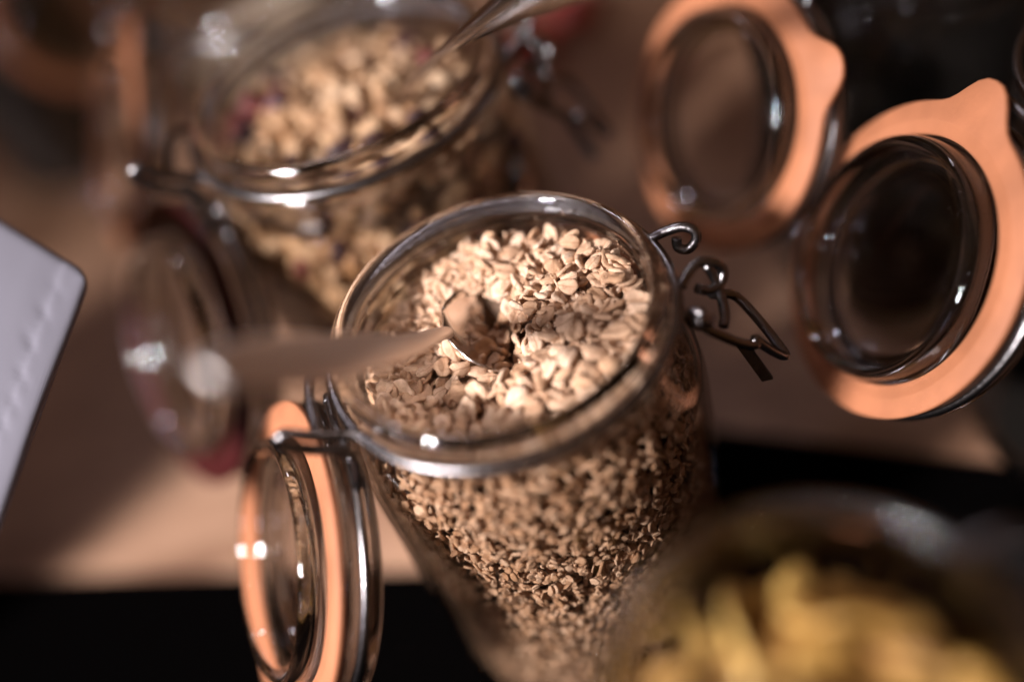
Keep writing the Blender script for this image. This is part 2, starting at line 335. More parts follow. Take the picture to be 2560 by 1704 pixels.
def add_mesh(V, F, v, f, M=None):
    o = len(V)
    V.extend([M @ Vector(p) for p in v] if M else v)
    F.extend([tuple(i + o for i in q) for q in f])
FLAKES = "0,212,-176,-178,189,19,337;6,282,1,-151,342,359,116;2,-226,240,-216,207,349,346;2,288,-152,-157,356,16,154;6,308,106,-132,355,174,36;6,48,-97,-172,3,176,308;0,-130,156,-201,339,351,113;12,219,54,-138,321,4,143;2,-242,31,-235,184,15,38;5,243,-101,-161,189,1,73;0,67,237,-163,347,353,144;15,-86,122,-201,336,161,49;0,-287,-42,-259,179,0,41;2,-152,70,-226,347,158,98;10,-326,-8,-248,4,163,70;0,174,127,-157,187,3,344;5,-121,-130,-218,235,19,301;5,141,-163,-167,172,6,53;6,101,-206,-202,9,187,42;8,273,214,-126,298,186,337;6,-32,314,-168,354,1,145;12,-162,-95,-236,210,3,352;15,42,-35,-172,356,182,325;15,59,5,-155,9,8,53;2,-139,-31,-231,194,359,89;15,105,294,-150,188,358,7;0,-212,355,-206,221,12,19;6,49,131,-184,7,174,32;2,-359,50,-267,197,12,55;12,-102,-41,-216,185,359,351;15,-28,-210,-218,359,144,26;2,-398,122,-267,244,356,72;12,57,385,-173,347,180,357;12,-22,149,-190,350,183,51;10,-122,221,-192,16,149,73;10,-185,335,-211,72,3,37;12,7,-183,-209,351,214,265;9,-247,-86,-250,18,356,321;3,208,172,-135,194,341,72;0,230,87,-141,346,12,165;13,-17,-28,-191,351,334,42;0,191,264,-136,11,188,53;13,385,80,-125,193,20,9;7,167,-46,-170,340,156,350;5,179,-226,-179,1,195,304;2,-296,83,-251,175,347,303;12,-42,205,-179,160,6,291;15,-164,-177,-229,359,339,50;2,-355,231,-242,347,9,40;15,174,19,-164,23,176,300;1,86,-166,-180,10,183,44;2,-158,-155,-244,200,357,338;12,-227,-50,-253,180,346,31;13,313,-65,-158,355,346,333;0,348,2,-123,5,157,296;12,-85,329,-193,214,5,342;11,-62,45,-214,34,327,98;15,-124,24,-209,291,1,5;13,-281,104,-234,6,348,333;13,63,-187,-199,222,8,50;9,187,-84,-173,352,3,57;10,121,175,-152,245,0,287;11,39,292,-163,352,177,3;0,386,-15,-153,11,178,36;15,85,-119,-186,5,11,4;5,-93,-8,-208,332,355,2;8,248,-41,-157,163,22,318;5,369,-7,-140,15,355,201;12,16,-120,-208,359,359,359;15,382,-76,-155,47,9,341;2,-238,150,-223,154,10,334;13,-191,19,-236,352,355,258;11,31,-234,-215,337,2,159;3,-27,246,-177,215,20,304;3,106,29,-152,2,347,308;14,-322,193,-244,42,15,37;12,361,-104,-156,193,355,340;5,-94,250,-197,6,343,108;8,-36,-125,-207,101,342,229;2,142,88,-162,15,26,108;5,126,263,-175,65,327,45;1,-103,-88,-211,3,25,198;2,126,9,-172,16,12,195;12,-182,131,-213,159,353,320;12,122,378,-171,46,322,55;9,89,-8,-166,343,163,298;3,146,186,-151,346,184,305;2,-104,-229,-238,192,348,76;1,-156,226,-212,197,352,33;8,-100,71,-219,349,355,349;7,114,-55,-180,14,177,303;13,345,170,-151,350,5,203;10,-256,21,-245,8,353,117;6,-247,272,-220,340,4,188;15,-250,114,-246,5,174,305;0,45,54,-176,159,4,337;13,-328,142,-251,7,345,165;5,19,43,-193,190,350,27;10,-226,131,-233,339,359,330;10,-11,433,-193,7,172,6;4,305,170,-139,3,167,0;14,140,-87,-182,140,4,88;12,-283,171,-242,8,333,343;0,-303,1,-259,343,16,232;4,-61,105,-205,115,359,211;14,23,222,-175,37,132,97;6,-211,175,-220,121,338,336;6,186,332,-147,152,350,320;4,25,173,-176,157,349,72;13,-358,135,-262,356,357,255;2,57,197,-181,14,357,229;12,366,48,-137,37,181,312;9,-130,290,-209,334,12,245;10,-189,-196,-228,325,3,127;4,219,-41,-171,337,175,5;15,129,-176,-191,164,358,18;15,271,-179,-175,4,340,197;10,-34,74,-210,58,135,310;6,221,40,-165,202,344,332;3,-81,-104,-217,149,357,56;0,146,-6,-186,8,168,22;8,259,166,-144,226,15,39;0,140,346,-158,19,346,201;0,237,-132,-185,173,13,311;13,-45,-173,-227,287,314,131;11,-377,187,-263,335,26,345;9,80,-62,-178,161,351,93;7,-36,358,-171,13,12,332;4,272,-82,-156,330,3,322;0,230,221,-148,19,356,31;13,232,-11,-171,346,40,253;6,-239,-119,-271,176,341,74;3,-2,-250,-212,341,0,149;8,-4,194,-194,24,17,281;5,26,391,-191,5,11,0;6,-94,423,-197,147,10,27;10,327,5,-162,3,163,313;8,404,64,-148,341,348,282;4,95,176,-173,36,328,118;2,-403,157,-273,339,223,1;1,221,124,-135,142,353,3;13,-386,-9,-262,9,165,9;12,-17,122,-217,148,325,25;8,285,231,-123,218,335,12;6,57,340,-170,40,187,18;2,-51,375,-184,358,8,241;3,34,-108,-195,12,192,17;10,-203,11,-252,2,186,62;9,303,54,-159,4,357,116;11,197,189,-145,7,21,289;14,-205,204,-219,91,210,356;9,-276,-85,-266,180,353,58;6,-156,309,-219,352,24,52;5,-56,210,-196,26,0,103;6,164,-190,-199,0,21,197;6,-62,180,-205,18,186,338;5,68,78,-175,35,332,168;11,123,36,-165,15,347,283;7,255,295,-159,199,6,265;10,296,208,-150,352,36,178;11,-299,244,-248,232,11,127;7,280,141,-151,189,20,8;11,340,37,-148,1,9,348;8,124,122,-162,332,37,357;7,-40,-65,-219,297,11,55;14,235,306,-149,332,11,91;13,-4,265,-182,18,350,347;2,408,54,-161,351,2,274;9,-201,-89,-256,336,169,317;13,18,103,-209,310,160,26;12,-151,405,-229,337,181,350;13,286,-98,-176,9,179,4;15,-412,104,-280,311,30,303;14,184,43,-154,37,33,80;14,102,109,-168,309,7,25;10,-163,-50,-242,191,8,44;3,130,-144,-194,11,139,104;15,14,-52,-213,189,13,85;12,-187,94,-251,33,352,122;14,-67,-186,-233,109,15,288;6,330,225,-158,338,348,349;12,-15,-69,-234,155,358,53;15,356,98,-147,32,355,92;15,-105,372,-210,118,358,117;9,-134,332,-209,204,357,307;12,44,-155,-208,344,120,306;7,-36,17,-201,38,328,258;0,115,132,-193,217,340,39;3,-251,356,-216,272,14,220;4,-279,273,-254,339,169,314;9,-56,282,-202,342,26,311;11,-405,34,-267,289,1,76;7,-83,-240,-226,339,178,37;7,157,-110,-195,24,160,35;11,-330,40,-262,313,349,253;1,314,-137,-166,24,18,254;5,359,-154,-158,350,332,125;2,-26,-27,-253,66,177,0;10,209,261,-153,12,13,44;15,-133,363,-223,230,358,311;15,-264,361,-239,79,264,52;10,-43,-1,-217,38,191,44;9,-346,275,-257,330,45,70;13,-95,-169,-248,7,183,286;4,-253,-137,-258,354,17,225;1,-166,169,-227,110,88,297;7,215,357,-169,359,351,213;1,-361,-27,-270,20,358,251;1,-49,-120,-228,58,66,9;9,-75,-146,-236,57,21,170;12,362,175,-165,170,351,86;15,195,-121,-196,161,8,43;10,186,313,-159,341,8,5;7,-375,84,-270,15,353,97;0,-203,273,-230,341,354,84;3,119,97,-184,334,18,17;14,97,402,-189,346,21,299;15,274,46,-174,239,4,274;13,-340,-30,-285,357,5,90;1,85,-246,-205,335,341,281;10,296,-42,-183,214,5,101;3,-426,72,-288,85,16,95;8,-220,338,-228,1,198,38;12,-148,-2,-243,213,11,10;10,-189,372,-222,202,35,318;10,-319,206,-260,330,355,229;4,-32,-152,-234,16,253,335;6,-259,304,-238,189,358,68;0,-308,316,-276,56,156,34;8,250,180,-150,208,346,83;3,-316,-108,-259,12,348,261;2,-266,270,-268,161,346,71;6,-221,84,-257,9,13,87;10,312,255,-157,337,341,341;5,205,-69,-184,185,346,285;2,93,-110,-206,353,12,207;11,135,208,-165,9,7,273;13,32,-71,-189,175,20,48;2,-193,-145,-270,314,172,10;12,-290,53,-262,359,178,40;1,152,-254,-196,257,14,327;10,-101,-101,-254,333,2,329;8,70,428,-194,2,341,169;2,340,103,-163,26,193,297;7,198,-17,-184,198,0,66;1,-355,139,-283,157,5,67;14,-39,285,-191,18,13,31;3,187,272,-163,187,12,50;6,133,-82,-212,195,330,38;13,-28,-21,-227,59,29,171;15,-35,57,-241,196,344,317;3,36,-32,-188,355,351,165;5,6,-117,-226,178,346,11;1,-399,35,-298,10,157,67;10,194,91,-187,199,333,60;5,121,-235,-227,23,5,292;6,-29,163,-225,328,150,287;6,-186,-37,-261,357,3,212;0,-13,341,-193,354,353,11;5,-82,66,-234,344,11,52;1,151,64,-181,358,174,22;12,-109,120,-226,6,355,92;4,-326,100,-264,155,7,302;4,-171,247,-220,335,167,50;5,91,309,-187,7,10,242;1,-83,396,-222,2,202,320;4,-1,-152,-215,234,55,323;7,-38,-257,-231,358,208,278;10,-84,-59,-231,0,358,109;15,424,-51,-174,164,17,271;7,-182,123,-238,115,345,263;2,248,-34,-199,180,345,52;0,383,-16,-170,1,350,170;8,-245,-2,-268,347,357,53;14,372,102,-139,342,346,212;11,24,181,-207,16,358,339;14,341,9,-181,354,354,203;11,240,84,-156,18,354,325;15,-77,8,-242,159,17,49;15,-86,167,-218,189,11,340;7,397,125,-163,180,8,75;9,-51,-68,-252,345,223,282;12,52,90,-206,29,334,45;0,219,-172,-200,354,357,56;8,-359,236,-279,337,146,278;14,-93,223,-215,159,5,291;7,112,302,-168,343,178,23;8,-365,239,-262,171,21,75;10,349,-41,-183,2,351,51;12,-237,230,-246,31,182,305;8,-246,194,-248,177,2,346;10,13,390,-212,194,353,264;3,-192,-8,-275,37,15,18;6,262,-65,-186,7,343,104;10,78,46,-192,14,358,265;5,319,70,-178,356,350,159;9,92,143,-195,354,209,291;2,-48,17,-262,15,182,30;1,257,120,-182,351,5,147;1,151,-36,-202,314,345,352;11,-306,-67,-275,347,176,52;7,265,318,-170,11,2,262;5,31,-15,-199,1,188,338;13,-158,275,-243,191,6,303;9,-162,84,-233,321,198,47;11,-222,-173,-251,27,187,325;7,82,211,-198,351,1,31;2,-123,175,-259,6,187,299;9,89,-152,-218,328,337,139;5,-211,385,-223,231,333,33;10,8,295,-188,180,338,49;8,45,18,-182,179,358,39;4,316,113,-163,350,334,183;11,68,-198,-229,350,342,29;9,-52,-156,-254,358,182,87;3,158,238,-191,169,358,88;12,164,203,-177,3,346,45;3,304,1,-176,148,356,282;13,173,167,-165,359,177,346;15,-263,126,-266,185,359,268;1,34,-204,-226,31,17,255;14,-439,80,-305,275,318,81;2,168,343,-183,12,184,344;12,179,121,-192,4,7,247;10,365,-58,-171,205,359,354;11,164,-62,-213,351,172,343;3,175,142,-178,12,190,71;0,-399,139,-303,40,1,41;5,81,-47,-201,341,351,87;0,-107,-76,-246,25,176,302;14,103,262,-182,220,334,73;1,-113,-189,-264,156,3,318;9,-176,203,-242,199,334,32;3,326,-102,-196,17,1,302;2,115,60,-208,173,344,318;13,86,-58,-219,22,1,251;4,-125,227,-227,3,3,8;9,-190,305,-262,351,352,61;13,189,264,-179,10,176,278;4,226,170,-167,14,183,70;8,225,298,-180,349,4,106;12,46,309,-183,344,28,172;8,-387,227,-290,276,21,64;5,-208,158,-258,23,13,222;12,-49,428,-224,349,180,342;4,107,-48,-226,200,3,277;1,-83,278,-209,2,195,323;4,-11,-174,-231,245,19,345;11,134,309,-191,14,2,256;2,66,366,-204,13,184,68;10,30,215,-212,190,339,47;6,294,266,-149,157,314,325;5,-15,230,-202,7,160,43;13,-320,258,-269,19,170,280;14,-10,102,-241,247,332,69;1,-347,31,-286,4,151,267;5,65,171,-221,29,351,282;1,313,187,-164,345,7,52;8,240,27,-176,18,12,269;5,248,111,-163,13,173,82;4,-60,-95,-259,208,302,9;0,-160,39,-266,250,358,92;0,-252,199,-264,186,3,8;3,16,148,-227,0,169,87;8,30,69,-202,320,157,23;14,-68,129,-220,14,21,310;0,188,-171,-221,351,165,75;8,-18,167,-253,188,356,47;5,-166,-200,-256,0,168,300;13,-43,132,-249,343,151,345;1,-197,143,-268,16,9,170;14,-148,130,-244,8,35,88;6,32,130,-212,8,328,66;13,112,176,-204,342,340,83;6,167,-127,-219,192,355,47;6,104,3,-209,345,171,331;3,-137,-156,-271,251,14,18;15,-426,92,-334,169,349,86;2,-362,205,-305,7,14,229;12,-105,-118,-275,352,184,358;9,-161,214,-253,183,345,44;10,-226,325,-260,5,357,243;4,-147,338,-250,351,172,339;10,-328,86,-288,11,185,286;12,-361,196,-291,186,1,1;13,52,-96,-233,23,39,291;15,242,167,-181,2,172,28;4,144,159,-190,323,338,172;5,57,-147,-240,11,9,232;13,5,190,-241,5,1,300;11,354,-108,-174,346,177,323;8,-316,162,-269,3,166,284;11,-93,33,-237,334,4,26;9,-36,143,-273,169,7,86;5,-291,214,-283,197,359,283;3,28,436,-206,19,8,159;5,-354,125,-302,345,3,62;7,-199,314,-243,350,359,84;4,-270,174,-282,203,12,9;8,-134,-70,-270,344,23,323;8,-87,-154,-267,358,8,313;14,127,93,-202,17,2,160;14,-367,70,-299,24,13,348;3,-129,279,-229,7,16,90;1,-68,126,-238,353,7,286;7,-128,183,-220,354,9,329;14,245,-172,-212,186,9,275;12,244,242,-174,2,353,29;11,236,30,-192,172,355,90;0,49,-3,-234,337,308,55;13,-4,16,-286,242,21,57;9,-45,-6,-300,289,15,22;1,12,-121,-260,12,337,313;14,-244,347,-251,6,0,172;13,-215,-122,-286,347,21,209;9,-246,267,-273,178,346,358;3,-113,99,-245,8,7,18;9,-313,138,-285,352,13,125;0,-100,-220,-251,336,192,358;6,113,-148,-234,194,11,276;9,184,-14,-194,188,7,335;11,-219,-64,-296,22,349,88;14,-75,154,-281,46,351,349;15,-227,26,-283,350,177,337;6,-240,63,-271,175,348,293;10,-182,143,-285,163,357,11;1,277,-196,-201,28,195,297;13,51,255,-193,338,337,320;3,-141,-117,-253,11,171,320;0,-3,263,-228,1,339,35;1,-21,16,-328,212,325,304;4,-95,-54,-332,149,346,339;6,-107,-374,-313,349,170,15;7,311,-160,-202,1,350,64;8,235,-106,-207,174,351,65;9,-163,121,-315,331,321,184;10,-210,-367,-334,356,15,188;12,-82,-158,-286,191,348,275;13,302,142,-175,359,355,230;14,-101,72,-367,30,13,73;0,218,-239,-230,177,348,71;2,-126,-39,-323,0,23,102;4,-251,-221,-319,349,169,74;5,-341,-29,-321,1,6,220;7,-92,30,-365,155,320,309;8,-214,-183,-309,19,0,333;9,-96,9,-361,41,200,39;10,-82,238,-260,198,353,1;11,-109,193,-289,4,31,275;12,-42,-229,-254,333,354,223;13,14,330,-215,348,336,52;14,-77,-93,-307,21,7,192;1,89,280,-201,350,353,69;2,161,-320,-253,358,170,33;3,-134,287,-254,18,349,346;4,-136,17,-349,354,34,19;5,283,-132,-194,17,163,60;7,-152,-13,-324,25,186,11;8,-225,-127,-304,341,179,310;9,-168,-382,-326,352,26,263;11,-171,-47,-307,354,185,336;13,39,244,-217,22,349,1;15,-13,-77,-278,322,335,17;1,41,82,-255,23,321,338;2,99,29,-224,353,168,342;3,-320,-285,-342,28,6,92;4,196,210,-186,12,169,87;6,-68,-19,-343,14,320,268;7,-106,-224,-287,4,358,292;8,-339,-84,-326,190,351,322;9,284,-330,-232,359,169,67;10,-63,168,-302,335,208,288;11,270,-277,-226,191,358,353;15,157,-392,-255,4,8,345;0,-56,-265,-285,184,347,16;1,62,-64,-242,344,19,132;2,-21,118,-304,318,336,97;3,-190,76,-294,76,17,244;6,-309,-141,-326,339,182,312;7,-107,-430,-302,123,319,303;8,22,144,-247,207,332,308;9,-70,235,-238,181,345,56;10,-309,155,-298,347,184,282;12,-172,235,-265,355,345,102;13,-271,-185,-314,342,15,161;0,-214,-354,-316,347,19,83;1,-60,111,-342,31,22,293;2,-112,398,-236,1,346,33;3,30,44,-272,342,53,167;4,-371,-246,-353,231,0,324;5,-90,9,-311,51,290,35;6,-168,-293,-313,346,172,355;7,326,-279,-218,356,350,90;8,40,-328,-275,5,344,352;9,-45,-208,-268,177,3,296;10,-85,69,-355,210,7,92;11,-174,-243,-305,188,348,354;14,-243,-281,-322,168,21,320;15,-76,-337,-294,4,180,297;0,-83,188,-271,334,11,197;1,54,310,-206,351,353,55;2,-361,-124,-336,209,337,333;3,-54,44,-368,31,341,294;4,-25,64,-298,16,44,62;5,-23,-319,-273,157,14,279;6,-305,28,-305,352,182,309;7,362,41,-166,355,350,185;8,-330,-207,-340,161,350,86;11,-196,26,-301,24,359,221;12,-209,-207,-298,198,359,310;14,-34,72,-340,337,333,68;15,152,-265,-240,342,155,32;1,258,-213,-210,328,7,258;2,-37,40,-298,2,28,64;3,-388,32,-329,352,7,163;4,-138,207,-268,9,171,89;5,202,-236,-214,2,3,38;6,-128,-78,-297,0,353,205;8,-138,82,-342,217,25,39;9,-66,23,-335,26,358,200;10,-36,-55,-294,35,55,171;12,-168,-153,-296,2,356,4;13,-69,317,-232,176,352,71;14,-45,131,-300,36,343,333;1,-205,-329,-310,163,339,316;2,106,-375,-268,351,353,120;3,-284,-337,-336,39,351,155;7,-138,38,-337,328,23,349;8,-87,-228,-272,354,184,65;11,-283,85,-296,353,345,29;14,125,225,-181,1,209,260;0,-260,-339,-313,60,29,97;3,73,-269,-259,354,2,173;4,-209,184,-278,12,352,55;5,-324,-87,-307,18,339,314;6,-118,-29,-283,352,180,34;7,-428,12,-337,193,322,340;8,-38,184,-264,10,15,335;10,195,-366,-245,359,348,148;11,-404,165,-308,18,327,102;12,12,-265,-266,347,349,80;13,-28,-157,-268,0,166,12;14,-408,63,-316,15,350,304;15,-263,-62,-305,176,0,33;1,10,-375,-288,15,0,314;2,-136,91,-318,23,30,38;3,-54,-18,-323,327,350,14;4,293,-295,-215,189,349,33;7,71,-431,-284,178,6,351;8,-104,148,-247,350,349,214;9,-112,110,-317,191,31,57;11,-73,-284,-267,356,352,274;12,-240,54,-295,6,4,28;13,401,-183,-185,227,8,83;14,-126,-387,-300,0,357,252;15,-162,-1,-311,37,182,0;0,-400,-34,-325,180,7,52;1,-381,88,-320,347,188,284;4,-132,-429,-319,93,4,163;5,-426,-145,-336,87,23,94;7,-101,344,-236,345,348,44;8,-64,73,-336,21,12,232;10,155,-228,-231,331,18,195;11,8,-65,-253,339,340,305;12,-89,-27,-308,135,338,3;13,10,-237,-252,6,349,335;14,-16,59,-276,9,225,343;15,94,-427,-263,19,179,25;0,-100,50,-310,27,159,300;1,67,115,-229,328,162,298;2,29,48,-226,43,25,184;3,-86,132,-306,119,351,303;4,-42,40,-319,4,208,59;5,-274,-134,-308,357,2,343;6,54,-201,-252,5,166,46;8,-82,71,-305,12,344,253;10,-116,-280,-280,95,33,140;11,-98,37,-326,337,347,344;12,-156,171,-278,139,10,351;13,360,-242,-211,1,4,225;14,-123,130,-294,326,4,308;15,-156,-216,-286,354,347,285;0,-336,-182,-315,358,12,330;3,-29,226,-231,355,153,354;4,-117,-257,-286,76,229,317;6,-74,98,-324,355,27,149;7,-139,147,-304,15,336,163;8,-381,19,-316,351,0,138;9,-413,-32,-344,344,2,146;10,-259,2,-296,176,6,314;13,-116,196,-243,356,353,238;14,350,-168,-198,355,168,65;15,33,-42,-237,162,337,9;0,290,-254,-205,345,17,82;1,-9,-216,-236,359,19,94;6,19,-429,-295,15,352,352;7,200,53,-190,198,329,41;10,-321,273,-293,6,345,348;11,-162,-123,-290,51,16,152;12,-108,-9,-266,2,186,329;15,-229,-244,-302,49,18,306;0,-295,28,-278,338,352,42;1,-117,250,-242,189,1,30;2,-145,26,-309,14,149,300;3,-144,-30,-294,10,10,6;4,-399,-135,-330,324,146,84;6,-187,383,-254,342,176,354;7,149,-326,-237,191,359,283;8,-62,-419,-311,196,351,0;9,-119,-313,-301,2,16,337;11,-257,131,-283,15,3,205;13,310,-218,-203,325,7,303;0,-274,-123,-286,359,357,234;1,50,-390,-267,304,199,352;2,-294,-332,-303,157,62,15;3,158,8,-208,1,18,231;4,-236,222,-275,6,2,271;7,-76,-389,-290,223,352,359;8,-47,23,-278,350,4,70;9,-16,106,-286,356,346,56;11,1,86,-254,75,356,56;1,-337,81,-310,14,173,80;3,-11,-22,-285,308,321,343;4,-182,-81,-299,189,355,72;5,-177,-415,-297,275,1,348;6,15,-427,-269,15,21,169;7,-299,-183,-303,333,198,292;8,-263,315,-276,186,348,346;9,-26,370,-223,354,0,96;11,-130,-196,-279,358,336,276;14,-63,-320,-280,349,347,244;15,-446,-59,-340,86,14,275;1,-360,13,-295,0,19,58;3,-43,-438,-302,325,0,172;5,-70,74,-268,319,348,200;7,5,-342,-267,359,357,96;9,-53,-116,-287,9,354,332;10,-291,-37,-289,194,351,56;11,-24,-383,-288,22,329,355;12,-176,-304,-297,175,0,92;14,362,-198,-202,0,20,146;15,-152,79,-293,345,163,91;1,-180,46,-274,135,7,279;3,-42,258,-223,353,355,31;6,327,-287,-190,27,328,77;11,-64,112,-277,133,42,318;12,-121,128,-268,31,19,94;13,42,-364,-267,329,2,206;15,119,-200,-230,329,21,221;0,-361,-146,-296,338,6,330;3,134,-374,-241,354,1,8;4,-12,119,-261,343,11,225;5,89,-359,-253,354,3,245;7,-92,280,-223,349,7,280;9,-70,-408,-280,86,21,357;10,-63,202,-237,353,214,244;14,-401,-84,-340,340,327,25;15,102,-306,-249,5,334,33;0,-195,-62,-281,354,177,40;2,-202,-201,-271,350,10,35;3,-320,-22,-298,349,6,207;5,-217,99,-289,356,18,149;6,-323,-230,-321,341,43,236;8,38,-310,-261,352,359,77;10,-184,-255,-282,193,358,293;12,10,6,-250,42,310,269;14,10,-166,-255,15,344,42;15,-57,321,-215,180,9,297;2,-86,95,-273,320,9,281;3,-104,-268,-252,16,354,167;4,-75,-74,-284,247,329,48;5,-251,-340,-291,332,14,331;8,-298,-287,-337,21,10,82;9,393,-92,-182,170,357,325;10,-2,292,-209,194,0,299;11,-124,80,-286,221,17,50;12,-366,-208,-329,196,8,11;14,-238,-23,-282,354,350,300;15,-118,66,-266,25,34,39;2,-397,-178,-319,33,306,136;4,-113,-110,-290,342,164,86;5,44,-341,-238,169,2,47;7,-81,-37,-250,354,18,344;11,192,-318,-230,182,1,283;12,-369,-257,-318,275,322,132;13,-101,31,-269,73,358,190;4,-282,-235,-333,340,186,296;5,-78,-56,-282,314,222,5;6,-29,-362,-263,340,180,302;7,-252,-63,-281,12,160,33;8,-144,26,-270,23,58,32;11,-159,-86,-272,209,359,76;12,220,212,-169,201,353,34;13,167,-394,-238,4,320,103;14,127,402,-180,324,189,47;3,-322,-127,-282,345,345,76;4,-362,-225,-292,325,7,156;6,-14,-110,-254,350,22,155;7,-237,-291,-306,207,48,28;8,-109,-338,-279,197,2,306;11,-379,-163,-318,157,48,333;14,17,76,-240,271,5,56;1,-351,-62,-298,186,340,322;6,-399,-23,-306,357,173,10;9,-54,408,-207,354,168,77;14,65,-235,-234,147,15,40;3,85,-256,-241,3,159,280;7,-12,-260,-250,234,355,329;0,-9,13,-232,41,7,191;1,-46,384,-202,198,3,0;4,-81,187,-230,2,158,69;7,376,-126,-192,351,172,305;9,-90,-433,-277,61,60,121;1,-208,-293,-291,230,12,274;7,-154,112,-258,324,336,249;8,-291,-268,-324,9,351,101;9,229,-328,-244,358,14,192;10,-358,-213,-306,203,16,282;11,-359,-94,-288,316,332,140;13,-409,-4,-290,344,352,33;1,-168,-317,-275,17,0,27;2,-195,246,-247,22,30,239;3,-305,-261,-306,346,0,239;4,5,-333,-245,230,332,301;0,-217,-356,-280,161,357,268;2,-342,-260,-300,348,238,358;3,251,-366,-220,74,321,244;4,-2,-298,-254,283,356,139;6,125,-346,-228,196,0,263;7,342,-208,-185,157,340,0;9,-95,-348,-268,341,343,135;13,-387,-89,-318,343,2,171;0,24,-293,-231,183,2,300;3,-253,-245,-297,317,169,321;4,347,-233,-192,191,323,320;6,-144,-386,-280,356,349,287;7,80,-406,-250,292,358,35;8,119,-289,-214,16,3,36;10,-409,-64,-289,340,39,191;15,-302,-155,-269,21,352,67;0,-6,-425,-261,11,28,169;1,-158,-339,-269,334,194,1;5,224,-368,-216,259,15,229;13,-341,-182,-284,346,17,317;14,-43,-449,-277,269,13,344;1,277,-252,-193,12,19,155;4,-33,-422,-247,17,222,293;7,-56,-273,-252,20,205,339;11,-270,-282,-299,52,20,245;12,-256,-178,-287,352,0,50;14,74,-300,-230,296,177,335;4,39,-288,-243,344,4,116;5,-249,-323,-265,354,345,310;8,-130,-416,-252,48,177,6;14,-259,-220,-252,22,343,291;15,233,-283,-212,2,342,95;9,-316,-290,-286,326,342,274;11,-435,36,-291,273,76,284;13,-86,-374,-257,345,205,289;14,-195,-352,-268,177,33,14;1,208,-340,-215,4,358,59;5,44,-407,-228,56,351,44;7,-330,-300,-294,67,304,135;8,-107,-374,-245,327,330,119;9,249,-340,-206,299,37,3;11,-449,16,-312,269,331,92;2,-192,-395,-244,331,69,28;4,-117,-303,-259,261,341,141;9,-378,-53,-293,15,351,328;4,-330,215,-279,2,164,266;5,255,-301,-203,329,16,191;14,-355,-126,-279,338,147,347;2,175,-313,-210,336,8,90;3,51,-324,-218,331,177,22;10,-47,-316,-244,359,353,22;11,-308,-220,-283,18,15,3;5,111,-409,-232,323,27,233;6,-428,-110,-297,220,298,318;11,316,-218,-171,196,350,282;12,-290,-169,-257,329,139,96;3,-255,-184,-269,341,4,228;10,257,-244,-183,27,8,203;11,147,-343,-203,343,180,316;14,73,-359,-216,15,23,217;15,-304,-247,-273,0,191,290;14,148,-286,-202,356,346,119;1,-427,-59,-270,347,155,65;9,-141,-307,-258,35,61,66;11,289,-325,-194,290,186,3;13,-441,-42,-295,297,342,97;15,196,-376,-198,158,345,37;0,-244,-247,-272,9,6,141;1,-9,-305,-209,7,358,241;2,348,-158,-176,18,341,29;5,235,-236,-172,338,156,275;15,103,-351,-212,339,28,134;0,-69,-416,-250,4,217,13;6,-46,-277,-223,205,10,333;7,-390,-190,-283,280,301,39;0,-39,-367,-234,347,1,26;3,-20,-388,-247,189,356,354;6,136,-422,-220,61,11,21;7,38,-393,-237,316,9,204;9,-157,-245,-249,349,346,89;13,-201,-238,-250,330,359,291;14,-176,-278,-260,172,1,357;15,-148,-374,-264,180,11,4;0,412,-125,-174,214,335,92;2,-209,-289,-254,221,19,301;4,79,-265,-217,355,338,177;7,-100,-326,-241,352,176,39;8,-412,-117,-294,315,140,306;9,-282,-292,-287,46,355,252;11,-155,-386,-242,6,358,148;14,216,-285,-194,339,19,127;2,19,-351,-208,24,340,51;4,-237,-201,-260,187,0,325;9,-238,-248,-254,164,356,338;0,-272,-317,-250,179,342,2;1,-14,-329,-223,9,12,186"

def fix_normals(o):
    bm = bmesh.new(); bm.from_mesh(o.data); bmesh.ops.recalc_face_normals(bm, faces=bm.faces); bm.to_mesh(o.data); bm.free()
    return o

# ------------------------------------------------------------------ table
def slab(name, x0, x1, y0, y1, z0, z1, material, loc=(0, 0, 0), rot=0.0, bev=0.004, parent=None):
    bm = bmesh.new(); bmesh.ops.create_cube(bm, size=1)
    for v in bm.verts:
        v.co = Vector(((x0 + x1) / 2 + v.co.x * (x1 - x0), (y0 + y1) / 2 + v.co.y * (y1 - y0), (z0 + z1) / 2 + v.co.z * (z1 - z0)))
    bmesh.ops.bevel(bm, geom=bm.edges[:], offset=bev, segments=2, affect='EDGES')
    me = bpy.data.meshes.new(name); bm.to_mesh(me); bm.free(); me.materials.append(material)
    o = bpy.data.objects.new(name, me); COL.objects.link(o); o.location = loc; o.rotation_euler = (0, 0, rot)
    if parent: o.parent = parent
    return o

tag(slab('table_top', -2.0, 2.4, -1.2, 2.6, -0.04, 0.0, WOOD), 'light brown wooden table top under all the jars', 'table', kind='structure')
# black runner: its far edge passes under the oat jar
ed0, ed1 = Vector((-0.2651, 0.1194)), Vector((-0.1503, 0.0744))
ed = (ed1 - ed0).normalized(); ea = math.atan2(ed.y, ed.x)
runner = slab('table_runner', -1.6, 2.0, -0.62, 0.0, 0.0005, 0.0022, CLOTH_AND_SHADE, (ed0.x, ed0.y, 0), ea, 0.0006)
tag(runner, 'black cloth runner along the front of the wooden table', 'runner')

shade_sheet = slab('table_shade_sheet', 0.0, 0.75, -0.55, 0.0, 0.0024, 0.0036, CLOTH_AND_SHADE, (.022, .0920, 0), math.atan2(-.57, .82), 0.0004)  # black sheet added in place of the oat jar's shadow on the table
tag(shade_sheet, 'black sheet standing in for the shadow on the right side of the table', 'shade sheet')

